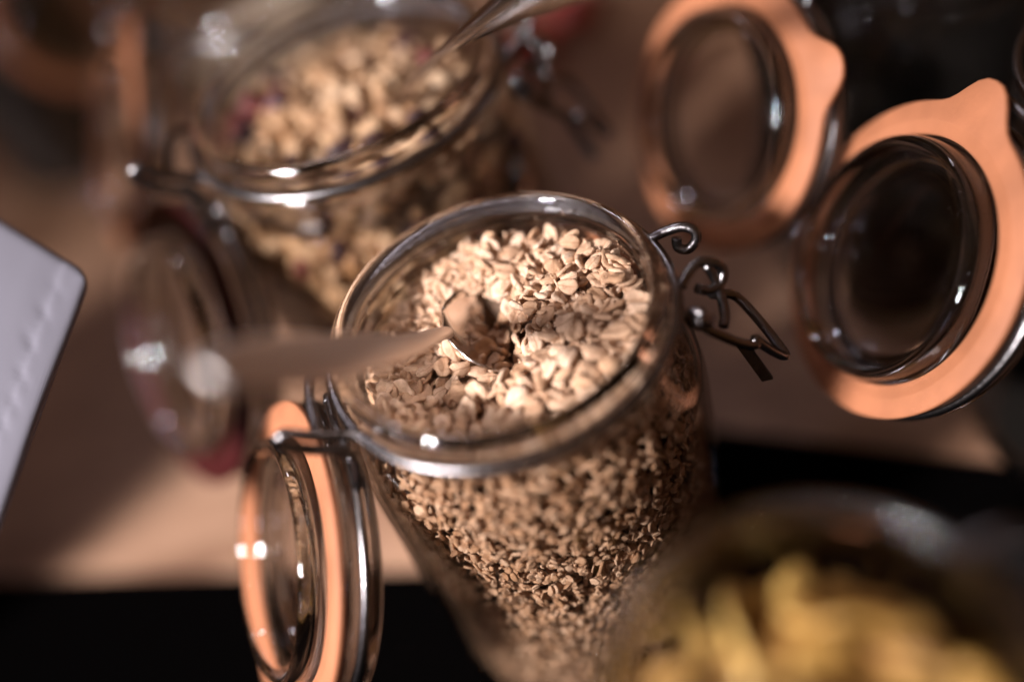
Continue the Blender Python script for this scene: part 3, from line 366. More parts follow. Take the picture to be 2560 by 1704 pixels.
# ------------------------------------------------------------------ jars
def jar_profile(k, H):
    o = [(0.0, -H + .0032), (.030, -H + .0026), (.0395, -H + .0008), (.0445, -H + .0006), (.0492, -H + .0025), (.0522, -H + .0075), (.0534, -H + .018),
         (.0536, -H + .045), (.0536, -.060), (.0535, -.042), (.0528, -.0325), (.0510, -.0250), (.0488, -.0192), (.0477, -.0160), (.0476, -.0138),
         (.0487, -.0122), (.0489, -.0110), (.0480, -.0098), (.0463, -.0088), (.0459, -.0072), (.0466, -.0056), (.0473, -.0040), (.0471, -.0022), (.0460, -.0006),
         (.0446, .0), (.0432, -.0006), (.0422, -.0026), (.0418, -.0065), (.0420, -.0095), (.0411, -.0125), (.0413, -.0150), (.0428, -.0175), (.0455, -.0215), (.0490, -.0280),
         (.0511, -.0360), (.0520, -.050), (.0520, -H + .045), (.0518, -H + .022), (.0490, -H + .0125), (.0430, -H + .0085), (.030, -H + .0075), (0.0, -H + .0070)]
    return smooth_profile([(r * k, z * k if z > -.062 else z + .0032) for r, z in o], 4)

def lid_profile():
    return smooth_profile([(0, .0012), (.020, .0014), (.0285, .0022), (.0318, .0048), (.0332, .0082), (.0346, .0094), (.0360, .0086), (.0366, .0060), (.0367, .0020), (.0372, .0002),
            (.040, -.0001), (.0445, -.0002), (.0463, -.0010), (.0467, -.0026), (.0459, -.0040), (.0446, -.0050), (.0446, -.0064), (.0460, -.0074), (.0466, -.0088),
            (.0458, -.0104), (.0430, -.0112), (.0370, -.0106), (.0330, -.0088), (.020, -.0078), (0, -.0075)], 3)

def gasket(M, k, tab_at, material, name, parent):
    V, F, rows = [], [], []; N = 120
    prof = [(.0376, .0003), (.0376, .0020), (.0381, .0024), (.0412, .0024), (.0415, .00252), (.0421, .00252), (.0424, .0024), (1, .0024), (1.003, .0020), (1.003, .0006), (1, .0002), (.0381, .0002)]
    for r, z in prof:
        row = []
        for i in range(N):
            a = 2 * math.pi * i / N
            d = (a - tab_at + math.pi) % (2 * math.pi) - math.pi
            ro = .0474 + .0092 * math.exp(-abs(d / 0.19) ** 2.6)
            rr = r if r < .5 else ro * r - (.0003 if r == 1 else 0)
            row.append(len(V)); V.append(M @ (Vector((rr * math.cos(a), rr * math.sin(a), z)) * k))
        rows.append(row)
    n = len(rows)
    for q in range(n):
        A, B = rows[q], rows[(q + 1) % n]
        for i in range(N):
            j = (i + 1) % N; F.append((A[i], A[j], B[j], B[i]))
    return fix_normals(obj(name, V, F, material, parent))

def make_jar(rim, k, turn, lid_c, lid_n, rubber, tab_at, label, group='clip top glass jars', thin_from=.0225):
    """rim: centre of the mouth in world space; turn: rotation of the wire work about the axis"""
    H = rim[2]
    base = Vector((rim[0], rim[1], 0.0))
    J = empty('glass_jar', base); tag(J, label, 'jar', group)
    T = Matrix.Translation((0, 0, H))
    v, f = lathe(jar_profile(k, H), 120, T, lambda a, z: 0.0022 * math.sin(2 * a + 1.1) * math.sin(3 * z * 40) * 0.5)
    gb = fix_normals(obj('glass_body', v, f, GLASS, J))
    gb.data.materials.append(THIN)      # walls below the neck are even and thin
    for p in gb.data.polygons:
        if p.center.z < H - thin_from * k and p.center.z > .016: p.material_index = 1
    RT = T @ Matrix.Rotation(turn, 4, 'Z') @ Matrix.Scale(k, 4)
    P = lambda *p: RT @ Vector(p)
    w = .00145 * k
    # neck wire with two eyelets on the latch side
    V, F = tube([RT @ Vector((.0490 * math.cos(2 * math.pi * i / 100), .0490 * math.sin(2 * math.pi * i / 100), -.0078)) for i in range(100)], w, 12, True)
    tube(spline([P(.0480, .0100, -.0072), P(.0525, .0092, -.0058), P(.0570, .0075, -.0048), P(.0596, .0054, -.0058), P(.0594, .0044, -.0084), P(.0568, .0046, -.0108), P(.0545, .0060, -.0102), P(.0548, .0072, -.0076)], 5), w, 12, False, V, F)
    tube(spline([P(.0480, -.0250, -.0080), P(.0505, -.0242, -.0086), P(.0522, -.0222, -.0120), P(.0520, -.0196, -.0158), P(.0500, -.0178, -.0172), P(.0482, -.0172, -.0150), P(.0488, -.0186, -.0108), P(.0512, -.0208, -.0102)], 5), w, 12, False, V, F)
    obj('neck_wire', V, F, WIRE, J)
    # latch: lid loop, lever frame and tongue
    V, F = tube(spline([P(.0492, -.0104, -.0088), P(.0520, -.0080, -.0076), P(.0560, -.0062, -.0066), P(.0602, -.0066, -.0082), P(.0622, -.0074, -.0112), P(.0604, -.0092, -.0140), P(.0566, -.0100, -.0140), P(.0536, -.0100, -.0118)], 5), w, 12)
    tube(spline([P(.0582, -.0064, -.0080), P(.0596, -.0090, -.0140), P(.0590, -.0140, -.0200), P(.0570, -.0176, -.0214)], 5), w, 12, False, V, F)
    lp = obj('latch_loop', V, F, WIRE, J)
    V, F = tube(spline([P(.0500, -.0150, -.0140), P(.0512, -.0186, -.0172), P(.0560, -.0206, -.0222), P(.0610, -.0216, -.0268), P(.0642, -.0214, -.0288), P(.0646, -.0204, -.0276), P(.0656, -.0210, -.0292), P(.0690, -.0218, -.0338), P(.0718, -.0218, -.0369), P(.0722, -.0206, -.0366),
                        P(.0700, -.0120, -.0324), P(.0674, -.0044, -.0288), P(.0650, -.0028, -.0262), P(.0618, -.0030, -.0248), P(.0592, -.0062, -.0200), P(.0576, -.0100, -.0160)], 5), w, 12)
    lever = obj('latch_lever', V, F, WIRE, J)
    a, b, s = Vector((.0618, -.0172, -.0315)), Vector((.0664, -.0220, -.0442)), Vector((.0016, -.0006, .0004))
    n3 = (b - a).cross(s).normalized() * .0007
    box = [P(*(q + e * s * .9 + g * n3)) for q in (a, b) for e in (-1, 1) for g in (-1, 1)]
    fix_normals(obj('tongue', box, [(0, 1, 3, 2), (4, 6, 7, 5), (0, 4, 5, 1), (2, 3, 7, 6), (0, 2, 6, 4), (1, 5, 7, 3)], WIRE, lever, False))
    # lid
    L = frame(Vector(lid_c) - base, lid_n)
    Lk = L @ Matrix.Scale(k, 4)
    v, f = lathe(lid_profile(), 112, Lk)
    lid = fix_normals(obj('lid', v, f, GLASS, J))
    gasket(L, k, tab_at, rubber, 'gasket', lid)
    V, F = tube([Lk @ Vector((.0460 * math.cos(2 * math.pi * i / 90), .0460 * math.sin(2 * math.pi * i / 90), -.0057)) for i in range(90)], w, 12, True)
    # arms from the lid wire up to the hinge pin, and the pin's loop over the rubber
    hy = .0500
    for sx in (-1, 1):
        tube(spline([Lk @ Vector((sx * .0150, .0437, -.0057)), Lk @ Vector((sx * .0142, .0478, -.0062)), Lk @ Vector((sx * .0132, .0512, -.0050)), Lk @ Vector((sx * .0100, .0528, -.0030))], 5), w, 12, False, V, F)
    tube(spline([Lk @ Vector((-.0135, .0520, -.0040)), Lk @ Vector((0, .0530, -.0026)), Lk @ Vector((.0135, .0520, -.0040))], 5), w, 12, False, V, F)
    obj('lid_wire', V, F, WIRE, lid)
    # hinge: bent wire from the neck, out over the gasket and back
    V, F = tube(spline([P(-.0440, -.0215, -.0078), P(-.0478, -.0208, -.0066), P(-.0538, -.0214, -.0030), P(-.0596, -.0220, .0020), P(-.0624, -.0218, .0012), P(-.0616, -.0222, -.0018), P(-.0566, -.0220, -.0064), P(-.0500, -.0222, -.0105), P(-.0476, -.0228, -.0140), P(-.0484, -.0232, -.0185), P(-.0510, -.0236, -.0245)], 5), w * 1.05, 12)
    tube(spline([P(-.0486, .0050, -.0078), P(-.0530, .0030, -.0050), P(-.0545, -.0060, -.0045), P(-.0540, -.0160, -.0040), P(-.0538, -.0214, -.0034)], 5), w, 12, False, V, F)
    obj('hinge_wire', V, F, WIRE, J)
    return J

Z = 0.17
make_jar((0, 0, Z), 1.0, 0.0, (-.0820, -.0122, Z - .0595), (-.835, -.127, .535), ORANGE, R(272), 'open glass jar of pale rolled oats in the middle, with a spoon in it', thin_from=.0140)
make_jar((-.0229, .1196, Z + .016), 1.15, R(-3), (-.1142, .1006, Z - .0593), (-.79, -.363, .493), DARKRED, R(200), 'open glass jar of chunky granola behind the oats, dark red gasket on its lid')
make_jar((.0313, -.1288, Z + .010), 0.81, R(12), (-.0240, -.1680, Z - .040), (-.68, -.48, .535), ORANGE, R(90), 'blurred glass jar of yellow banana chips nearest the camera', thin_from=.0050)
make_jar((.2110, .0020, Z), 1.0, R(8), (.1190, .0013, Z - .0423), (-.82, .035, .571), ORANGE, R(99), 'jar of near-black contents at the right edge, pointed tab on its orange gasket')
make_jar((.1850, .1160, Z + .012), 1.0, R(-4), (.0983, .0839, Z - .0322), (-.858, -.212, .468), ORANGE, R(40), 'jar of near-black contents at the upper right, behind the other dark jar')
make_jar((-.0480, .2480, Z + .010), 1.06, 0.0, (-.1340, .2330, Z - .040), (-.835, -.127, .535), ORANGE, R(80), 'blurred glass jar behind the granola, cut by the top edge')
make_jar((-.240, .478, Z), 1.0, R(125), (-.1820, .4200, Z - .050), (.60, -.60, .53), ORANGE, R(90), 'blurred dark jar in the top left corner with orange gasket')

# ------------------------------------------------------------------ oats
def flake_mesh(seed, N=16, flat=1.0):
    RR = random.Random(seed * 7 + 1)
    L = RR.uniform(.34, .48); Wd = L * RR.uniform(.54, .80); t = RR.uniform(.070, .115); curl = RR.uniform(-.12, .24); tw = RR.uniform(-.18, .18)
    curl *= flat; tw *= flat
    p1, p2, p3 = (RR.uniform(0, 6.28) for _ in range(3))
    e = [1 + .085 * math.sin(3 * i * 6.283 / N + p1) + .06 * math.sin(5 * i * 6.283 / N + p2) + RR.uniform(-.05, .05) for i in range(N)]
    if seed % 3 == 1:                       # a bite or a split end
        a0 = RR.choice((0, N // 2, RR.randrange(N)))
        for q, g in ((0, .72), (1, RR.uniform(.4, .6)), (2, .78)): e[(a0 + q - 1) % N] *= g
    if seed % 7 == 3:                       # a broken half
        for i in range(N):
            c = math.cos(2 * math.pi * i / N)
            if c > .15: e[i] *= .15 / c + .06 * math.sin(i * 2.1)
    off = Vector((seed * 2.7, seed, 0))
    V, F = [], []
    def pt(rr, i, side):
        a = 2 * math.pi * i / N; g = 1 + (e[i] - 1) * rr
        x = L * rr * g * math.cos(a); y = Wd * rr * g * math.sin(a) * (1 - .15 * math.cos(a))
        z = side * t * (math.sqrt(max(0, 1 - rr ** 5)) * .8 + .2) if side else t * .12 * math.sin(2 * a + p3)
        if side: z -= side * math.exp(-(y / (.20 * Wd)) ** 2) * (1 - rr ** 2) * .75 * t
        z += .035 * noise.noise(Vector((x * 7, y * 7, side * .3)) + off)
        z += curl * (x * x) / L * .9 + tw * x * y / L + .35 * y * y * (1 if curl > 0 else -1)
        return (x * .01, y * .01, z * .01)
    V.append(pt(0, 0, 1)); ringT = []
    for rr in (.5, .88):
        ringT.append([len(V) + i for i in range(N)]); V += [pt(rr, i, 1) for i in range(N)]
    edge = [len(V) + i for i in range(N)]; V += [pt(1.0, i, 0) for i in range(N)]
    rB = [len(V) + i for i in range(N)]; V += [pt(.86, i, -1) for i in range(N)]
    bot = len(V); V.append(pt(0, 0, -1))
    for i in range(N):
        j = (i + 1) % N
        F += [(0, ringT[0][i], ringT[0][j]), (ringT[0][i], ringT[1][i], ringT[1][j], ringT[0][j]), (ringT[1][i], edge[i], edge[j], ringT[1][j]), (edge[i], rB[i], rB[j], edge[j]), (rB[i], bot, rB[j])]
    return V, F

def oat_level(x, y):
    """level of the oats below the rim, centimetres"""
    return -2.0 + .20 * x + .10 * y - .012 * (x * x + y * y) - 1.35 * math.exp(-((x + .75) ** 2 / 1.1 + (y - .55) ** 2 / 2.0))

FL = [flake_mesh(s) for s in range(16)]
LIFT = .0045
fl_me = []
for s in range(16):
    me = bpy.data.meshes.new('oat_flake'); me.from_pydata(FL[s][0], [], FL[s][1])
    me.polygons.foreach_set('use_smooth', [True] * len(me.polygons)); me.materials.append(OATF); fl_me.append(me)
recs = [[int(q) for q in t.split(',')] for t in FLAKES.split(';')]
V, F = [], []; frnd = random.Random(77); nind = 0; sp_neck = Vector((-.0150, .0065, .1590)); sp_d = Vector((.86, .18, -.46)).normalized(); sp_u = Vector((.50, -.06, .86)); sp_u = (sp_u - sp_d * sp_u.dot(sp_d)).normalized(); sp_s = sp_d.cross(sp_u)
for i, (s, x, y, z, a, b, c) in enumerate(recs):
    x, y = (q_ * min(1.0, 385.0 / max(1.0, math.hypot(x, y))) for q_ in (x, y)); z += LIFT * 1e4
    jr = frnd.gauss(0, .42) if frnd.random() < .5 else 0.0
    M = Matrix.Translation((x * 1e-4, y * 1e-4, Z + z * 1e-4)) @ Matrix.Rotation(jr, 4, Vector((frnd.uniform(-1, 1), frnd.uniform(-1, 1), 0.01)).normalized()) @ Euler((R(a), R(b), R(c))).to_matrix().to_4x4() @ Matrix.Scale(frnd.uniform(.74, 1.06), 4)
    lc = Vector((x * 1e-4, y * 1e-4, Z + z * 1e-4)) - sp_neck
    if -.004 < lc.dot(sp_d) < .020 and abs(lc.dot(sp_s)) < .0195 and lc.dot(sp_u) > -.0055: continue      # the bowl of the spoon lies open here
    if i < 480 and nind < 300:
        nind += 1
        o = bpy.data.objects.new('oat_flake', fl_me[s]); COL.objects.link(o); o.matrix_world = M
        tag(o, 'pale toasted oat flake lying loose on top of the oats in the open middle jar', 'oat flake', 'oat flakes on top of the open middle jar')
    else:
        add_mesh(V, F, FL[s][0], FL[s][1], M)
for q in range(380):                        # more flakes just under the top ones
    a_ = frnd.uniform(0, 6.283); r_ = .0375 * math.sqrt(frnd.random()); x_, y_ = r_ * math.cos(a_), r_ * math.sin(a_)
    P_ = Vector((x_, y_, Z + oat_level(x_ * 100, y_ * 100) * .01 + LIFT + frnd.uniform(-.0045, -.0012))); lc = P_ - sp_neck
    if -.004 < lc.dot(sp_d) < .020 and abs(lc.dot(sp_s)) < .0195 and lc.dot(sp_u) > -.009: continue
    M = Matrix.Translation(P_) @ Euler((frnd.gauss(0, .6), frnd.gauss(0, .6), frnd.uniform(0, 6.28))).to_matrix().to_4x4() @ Matrix.Scale(frnd.uniform(.8, 1.1), 4)
    s = frnd.randrange(16); add_mesh(V, F, FL[s][0], FL[s][1], M)
for q in range(420):                        # crumbs between the flakes
    a_ = frnd.uniform(0, 6.283); r_ = .0405 * math.sqrt(frnd.random()); x_, y_ = r_ * math.cos(a_), r_ * math.sin(a_)
    M = Matrix.Translation((x_, y_, Z + oat_level(x_ * 100, y_ * 100) * .01 + LIFT + frnd.uniform(-.003, .0012))) @ Euler([frnd.uniform(0, 6.28) for _ in range(3)]).to_matrix().to_4x4() @ Matrix.Scale(frnd.uniform(.2, .45), 4)
    s = frnd.randrange(16); add_mesh(V, F, FL[s][0], FL[s][1], M)
# flakes and fragments pressed against the glass all round, and more behind them
rnd = random.Random(11)
def wall_flakes(V, F, cx, cy, rin, z0, z1, n, size, depth, src, tilt=0.6):
    for q in range(n):
        a = rnd.uniform(0, 2 * math.pi); z = rnd.uniform(z0, z1); t = (z - z0) / (z1 - z0)
        s = size(t) * rnd.uniform(.7, 1.25)
        r = rin(z) - rnd.uniform(.0012, depth) - .0022 * s
        M = Matrix.Translation((cx + r * math.cos(a), cy + r * math.sin(a), z)) @ Matrix.Rotation(a, 4, 'Z') @ Matrix.Rotation(math.pi / 2 + rnd.gauss(0, tilt), 4, 'Y') @ Matrix.Rotation(rnd.gauss(0, tilt), 4, 'X') @ Matrix.Rotation(rnd.uniform(0, 6.28), 4, 'Z') @ Matrix.Scale(s, 4)
        v, f = src[rnd.randrange(len(src))]
        add_mesh(V, F, v, f, M)
def rin_main(z):
    d = Z - z
    if d > .036: return .0514
    if d > .0215: return .0452 + (.0514 - .0452) * (d - .0215) / .0145
    return .0412
FS = [flake_mesh(s, 8, .3) for s in range(24)]
wall_flakes(V, F, 0, 0, rin_main, .010, Z - .0185, 15500, lambda t: .27 + .24 * t, .0058, FS, .42)
for q in range(420):                        # oats heaped against the left and back of the neck
    a_ = frnd.uniform(R(80), R(235)); r_ = frnd.uniform(.027, .0392); lv = oat_level(r_ * 100 * math.cos(a_), r_ * 100 * math.sin(a_)) * .01 + LIFT
    zz = lv + frnd.random() * max(.001, (-.0165 - .30 * (.0392 - r_)) - lv)
    M = Matrix.Translation((r_ * math.cos(a_), r_ * math.sin(a_), Z + zz)) @ Euler((frnd.gauss(0, .6), frnd.gauss(0, .6), frnd.uniform(0, 6.28))).to_matrix().to_4x4() @ Matrix.Scale(frnd.uniform(.85, 1.2), 4)
    s = frnd.randrange(16); add_mesh(V, F, FL[s][0], FL[s][1], M)
for q in range(150):                        # specks of oat clinging to the inside of the neck
    a_ = frnd.uniform(0, 6.283); M = Matrix.Translation((.0413 * math.cos(a_), .0413 * math.sin(a_), Z - frnd.uniform(.0035, .0150))) @ Euler([frnd.uniform(0, 6.28) for _ in range(3)]).to_matrix().to_4x4() @ Matrix.Scale(frnd.uniform(.03, .10), 4)
    s = frnd.randrange(24); add_mesh(V, F, FS[s][0], FS[s][1], M)
for q in range(330):                        # oats heaped against the front of the neck
    a_ = frnd.uniform(R(-165), R(-20)); r_ = frnd.uniform(.032, .0398); zz = frnd.uniform(-.026, -.0135 - .35 * (.0398 - r_))
    M = Matrix.Translation((r_ * math.cos(a_), r_ * math.sin(a_), Z + zz)) @ Euler([frnd.uniform(0, 6.28) for _ in range(3)]).to_matrix().to_4x4() @ Matrix.Scale(frnd.uniform(.55, .95), 4)
    s = frnd.randrange(16); add_mesh(V, F, FL[s][0], FL[s][1], M)
stuff = obj('rolled_oats', V, F, OAT)
tag(stuff, 'mass of small oat flakes filling the middle jar behind its glass', 'oats', kind='stuff')
# the packed inside of the heap
n = 44; V, F = [], []
for j in range(n + 1):
    for i in range(56):
        a = 2 * math.pi * i / 56; rr = .0398 * j / n
        V.append((rr * math.cos(a), rr * math.sin(a), Z + oat_level(rr * 100 * math.cos(a), rr * 100 * math.sin(a)) * .01 - .0052 + LIFT))
for j in range(n):
    for i in range(56):
        q = (i + 1) % 56; F.append((j * 56 + i, (j + 1) * 56 + i, (j + 1) * 56 + q, j * 56 + q))
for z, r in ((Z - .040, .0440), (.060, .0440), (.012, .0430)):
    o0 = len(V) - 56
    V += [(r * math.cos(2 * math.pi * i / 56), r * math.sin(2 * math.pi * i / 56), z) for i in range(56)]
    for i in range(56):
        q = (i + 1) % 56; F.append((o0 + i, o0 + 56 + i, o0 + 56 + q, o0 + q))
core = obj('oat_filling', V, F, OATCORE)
tag(core, 'dark brown core of packed oats inside the middle jar', 'oats', kind='stuff')

# ------------------------------------------------------------------ lumps: granola, fruit, seeds
def lump(seed, sx, sy, sz, rough, sub=2):
    bm = bmesh.new(); bmesh.ops.create_icosphere(bm, subdivisions=sub, radius=1)
    off = Vector((seed * 3.1, seed * 1.7, seed * .9)); V = []
    for v in bm.verts:
        p = v.co.normalized(); d = 1 + rough * (noise.noise(p * 1.6 + off) + .55 * noise.noise(p * 3.7 + off))
        V.append((p.x * d * sx, p.y * d * sy, p.z * d * sz))
    F = [tuple(q.index for q in f.verts) for f in bm.faces]; bm.free()
    return V, F
def lump_me(name, vf, material):
    me = bpy.data.meshes.new(name); me.from_pydata(vf[0], [], vf[1]); me.polygons.foreach_set('use_smooth', [True] * len(me.polygons)); me.materials.append(material)
    return me
GC = Vector((-.0229, .1196, Z + .016))
kinds = {
    'granola_cluster': ([lump(s, .0050, .0038, .0033, .80) for s in range(9)], GRANOLA),
    'raisin': ([lump(20 + s, .0062, .0046, .0040, .45) for s in range(3)], RAISIN),
    'dried_cranberry': ([lump(30 + s, .0080, .0052, .0042, .40) for s in range(3)], CRAN),
}
kme = {q: [lump_me(q, vf, mm) for vf in lst] for q, (lst, mm) in kinds.items()}
glabel = {'granola_cluster': ('golden granola cluster on top of the granola jar', 'granola cluster'), 'raisin': ('dark shrivelled raisin on top of the granola jar', 'raisin'), 'dried_cranberry': ('pinkish red dried cranberry on top of the granola jar', 'cranberry')}
def gran_level(x, y):
    return -.0110 - .06 * max(0, -y) ** 1.0 * 1.0 + .10 * x * 0 - 3.0 * (x * x + y * y) - .012 * math.exp(-((x + .014) ** 2 + (y + .030) ** 2) / .00016)
rnd = random.Random(5)
for layer, cnt in ((0, 120), (1, 165)):
    for q in range(cnt):
        a = q * 2.39996 + layer; rr = .042 * math.sqrt((q + .5) / cnt); x = rr * math.cos(a) + rnd.uniform(-.002, .002); y = rr * math.sin(a) + rnd.uniform(-.002, .002)
        u = rnd.random(); kd = 'granola_cluster' if u < .90 else ('raisin' if u < .96 else 'dried_cranberry')
        o = bpy.data.objects.new(kd, kme[kd][rnd.randrange(len(kme[kd]))]); COL.objects.link(o)
        s = rnd.uniform(.75, 1.25)
        o.location = GC + Vector((x, y, gran_level(x, y) - .007 * (1 - layer) + rnd.uniform(-.002, .0025))); o.rotation_euler = [rnd.uniform(0, 6.28) for _ in range(3)]; o.scale = (s, s, s)
        tag(o, glabel[kd][0], glabel[kd][1], {'granola_cluster': 'granola clusters on top of the jar', 'raisin': 'raisins in the granola', 'dried_cranberry': 'cranberries in the granola'}[kd])
FILL = []
def lump_wall(name, c, k, H, n, srcs, label, cat, top=.022, scale=(.7, 1.2), core_mat=None, core_top=.026, inset=(.005, .012)):
    """pieces seen through the glass of a jar: one mass; srcs = [(weight, shapes, material)]"""
    mats = [s[2] for s in srcs]; V, F, MI = [], [], []
    for q in range(n):
        a = rnd.uniform(0, 6.283); z = rnd.uniform(.016, H - top * k)
        d = H - z; rin = .0512 * k if d > .036 * k else (.0445 + (.0512 - .0445) * max(0, (d / k - .0215)) / .0145) * k
        r = rin - rnd.uniform(*inset) * k
        u = rnd.random(); acc = 0
        for mi, (wt, shapes, _) in enumerate(srcs):
            acc += wt
            if u <= acc: break
        s = rnd.uniform(*scale)
        M = Matrix.Translation((c[0] + r * math.cos(a), c[1] + r * math.sin(a), z)) @ Euler([rnd.uniform(0, 6.28) for _ in range(3)]).to_matrix().to_4x4() @ Matrix.Scale(s, 4)
        v, f = shapes[rnd.randrange(len(shapes))]; add_mesh(V, F, v, f, M); MI += [mi] * len(f)
    for (x, y, z, s) in (FILL if name == 'granola' else ()):   # small bits between the clusters on top
        M = Matrix.Translation((c[0] + x, c[1] + y, c[2] + z)) @ Euler([rnd.uniform(0, 6.28) for _ in range(3)]).to_matrix().to_4x4() @ Matrix.Scale(s, 4)
        v, f = srcs[0][1][rnd.randrange(len(srcs[0][1]))]; add_mesh(V, F, v, f, M); MI += [0] * len(f)
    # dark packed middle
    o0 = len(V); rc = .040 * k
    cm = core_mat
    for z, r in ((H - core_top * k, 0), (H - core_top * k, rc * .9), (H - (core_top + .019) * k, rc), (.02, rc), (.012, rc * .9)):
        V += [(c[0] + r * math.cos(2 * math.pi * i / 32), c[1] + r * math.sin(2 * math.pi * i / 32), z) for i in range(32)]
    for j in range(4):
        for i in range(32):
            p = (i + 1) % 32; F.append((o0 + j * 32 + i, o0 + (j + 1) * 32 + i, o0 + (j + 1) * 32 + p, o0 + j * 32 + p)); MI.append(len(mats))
    o = obj(name, V, F, mats[0])
    for mm in mats[1:] + [cm]: o.data.materials.append(mm)
    o.data.polygons.foreach_set('material_index', MI)
    return tag(o, label, cat, kind='stuff')
for q in range(420):
    a = rnd.uniform(0, 6.283); rr = .045 * math.sqrt(rnd.random()); x, y = rr * math.cos(a), rr * math.sin(a)
    FILL.append((x, y, gran_level(x, y) - rnd.uniform(-.001, .007), rnd.uniform(.3, .75)))
G1 = [lump(50 + s, .0055, .0044, .0038, .75) for s in range(8)]
R1 = [lump(60 + s, .0055, .0042, .0036, .4) for s in range(2)]; C1 = [lump(70 + s, .0062, .0046, .0038, .4) for s in range(2)]
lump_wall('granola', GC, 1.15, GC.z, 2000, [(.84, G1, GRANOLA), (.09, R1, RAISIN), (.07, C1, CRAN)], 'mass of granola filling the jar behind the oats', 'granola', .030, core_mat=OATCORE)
SEED = [lump(80 + s, .0045, .0035, .0030, .4, 1) for s in range(4)]
def dark_fill(c, H, label, n=900):
    V, F = [], []
    v = []
    for z, r in ((.012, 0), (.012, .047), (.02, .0506), (H - .045, .0506), (H - .03, .046), (H - .022, .040), (H - .020, 0)):
        v.append((r, z))
    vv, ff = lathe(v, 48, Matrix.Translation((c[0], c[1], 0)))
    add_mesh(V, F, vv, ff)
    for q in range(n):
        if q < n * .7:
            a = rnd.uniform(0, 6.283); z = rnd.uniform(.02, H - .045); r = .0498
        else:
            a = rnd.uniform(0, 6.283); r = .040 * math.sqrt(rnd.random()); z = H - .0195
        M = Matrix.Translation((c[0] + r * math.cos(a), c[1] + r * math.sin(a), z)) @ Euler([rnd.uniform(0, 6.28) for _ in range(3)]).to_matrix().to_4x4() @ Matrix.Scale(rnd.uniform(.35, .5), 4)
        s = SEED[rnd.randrange(4)]; add_mesh(V, F, s[0], s[1], M)
    return tag(obj('dark_seeds', V, F, DARKFOOD), label, 'dark seeds', kind='stuff')
dark_fill((.2110, .0020), Z, 'near-black contents of the jar at the right edge')
dark_fill((.1850, .1160), Z + .012, 'near-black contents of the upper right jar')
dark_fill((-.240, .478), Z, 'near-black contents of the jar in the top left corner')
lump_wall('pale_flakes', (-.0480, .2480), 1.06, Z + .010, 420, [(1.0, G1, PALEFOOD)], 'pale flakes filling the jar cut by the top edge', 'flakes', .03, core_mat=PALEFOOD)

# ------------------------------------------------------------------ banana chips
def chip_mesh(seed):
    RR = random.Random(seed); N, K = 18, 4; rad = RR.uniform(.0080, .0112); asp = RR.uniform(.7, 1); curl = RR.uniform(18, 42); ph = RR.uniform(0, 6.28); th = .0014
    V, F = [], []
    def p(r, i, s):
        a = 2 * math.pi * i / N; w = 1 + .07 * math.sin(3 * a + ph) + .05 * math.sin(5 * a + ph * 2)
        x = rad * r * w * math.cos(a); y = rad * asp * r * w * math.sin(a)
        z = curl * x * x * .9 + 12 * y * y * math.sin(ph) + .0012 * math.sin(2 * a + ph) * r * r + s * th * (1 - .5 * r ** 6)
        return (x, y, z)
    for s in (1, -1):
        V.append(p(0, 0, s))
        for q in range(1, K + 1): V += [p(q / K, i, s) for i in range(N)]
    S = 1 + K * N
    for s in (0, 1):
        o = s * S
        for i in range(N):
            j = (i + 1) % N; t = (o, o + 1 + i, o + 1 + j); F.append(t if s == 0 else t[::-1])
            for q in range(K - 1):
                b = o + 1 + q * N; t = (b + i, b + N + i, b + N + j, b + j); F.append(t if s == 0 else t[::-1])
    for i in range(N):
        j = (i + 1) % N; b = 1 + (K - 1) * N; F.append((b + i, S + b + i, S + b + j, b + j))
    return V, F
CC = Vector((.0313, -.1288, Z + .010))
cme = [lump_me('banana_chip', chip_mesh(s), CHIP) for s in range(6)]
rnd = random.Random(21)
for q in range(84):
    layer = q // 28
    a = (q % 28) * 2.39996 + layer * 1.3; rr = .028 * math.sqrt(((q % 28) + .5) / 28)
    o = bpy.data.objects.new('banana_chip', cme[rnd.randrange(6)]); COL.objects.link(o)
    o.location = CC + Vector((rr * math.cos(a), rr * math.sin(a), -.031 + .006 * layer - .16 * max(0, rr * math.sin(a)) + rnd.uniform(-.003, .003))); o.rotation_euler = (rnd.gauss(0, .7), rnd.gauss(0, .7), rnd.uniform(0, 6.28))
    tag(o, 'curled yellow banana chip in the blurred jar nearest the camera', 'banana chip', 'banana chips in the nearest jar')
lump_wall('banana_chips_below', CC, 0.81, CC.z, 300, [(1.0, [chip_mesh(s) for s in range(3)], CHIP)], 'banana chips filling the nearest jar', 'banana chips', .062, (.5, .62), core_mat=OATCORE, core_top=.060, inset=(.0105, .017))

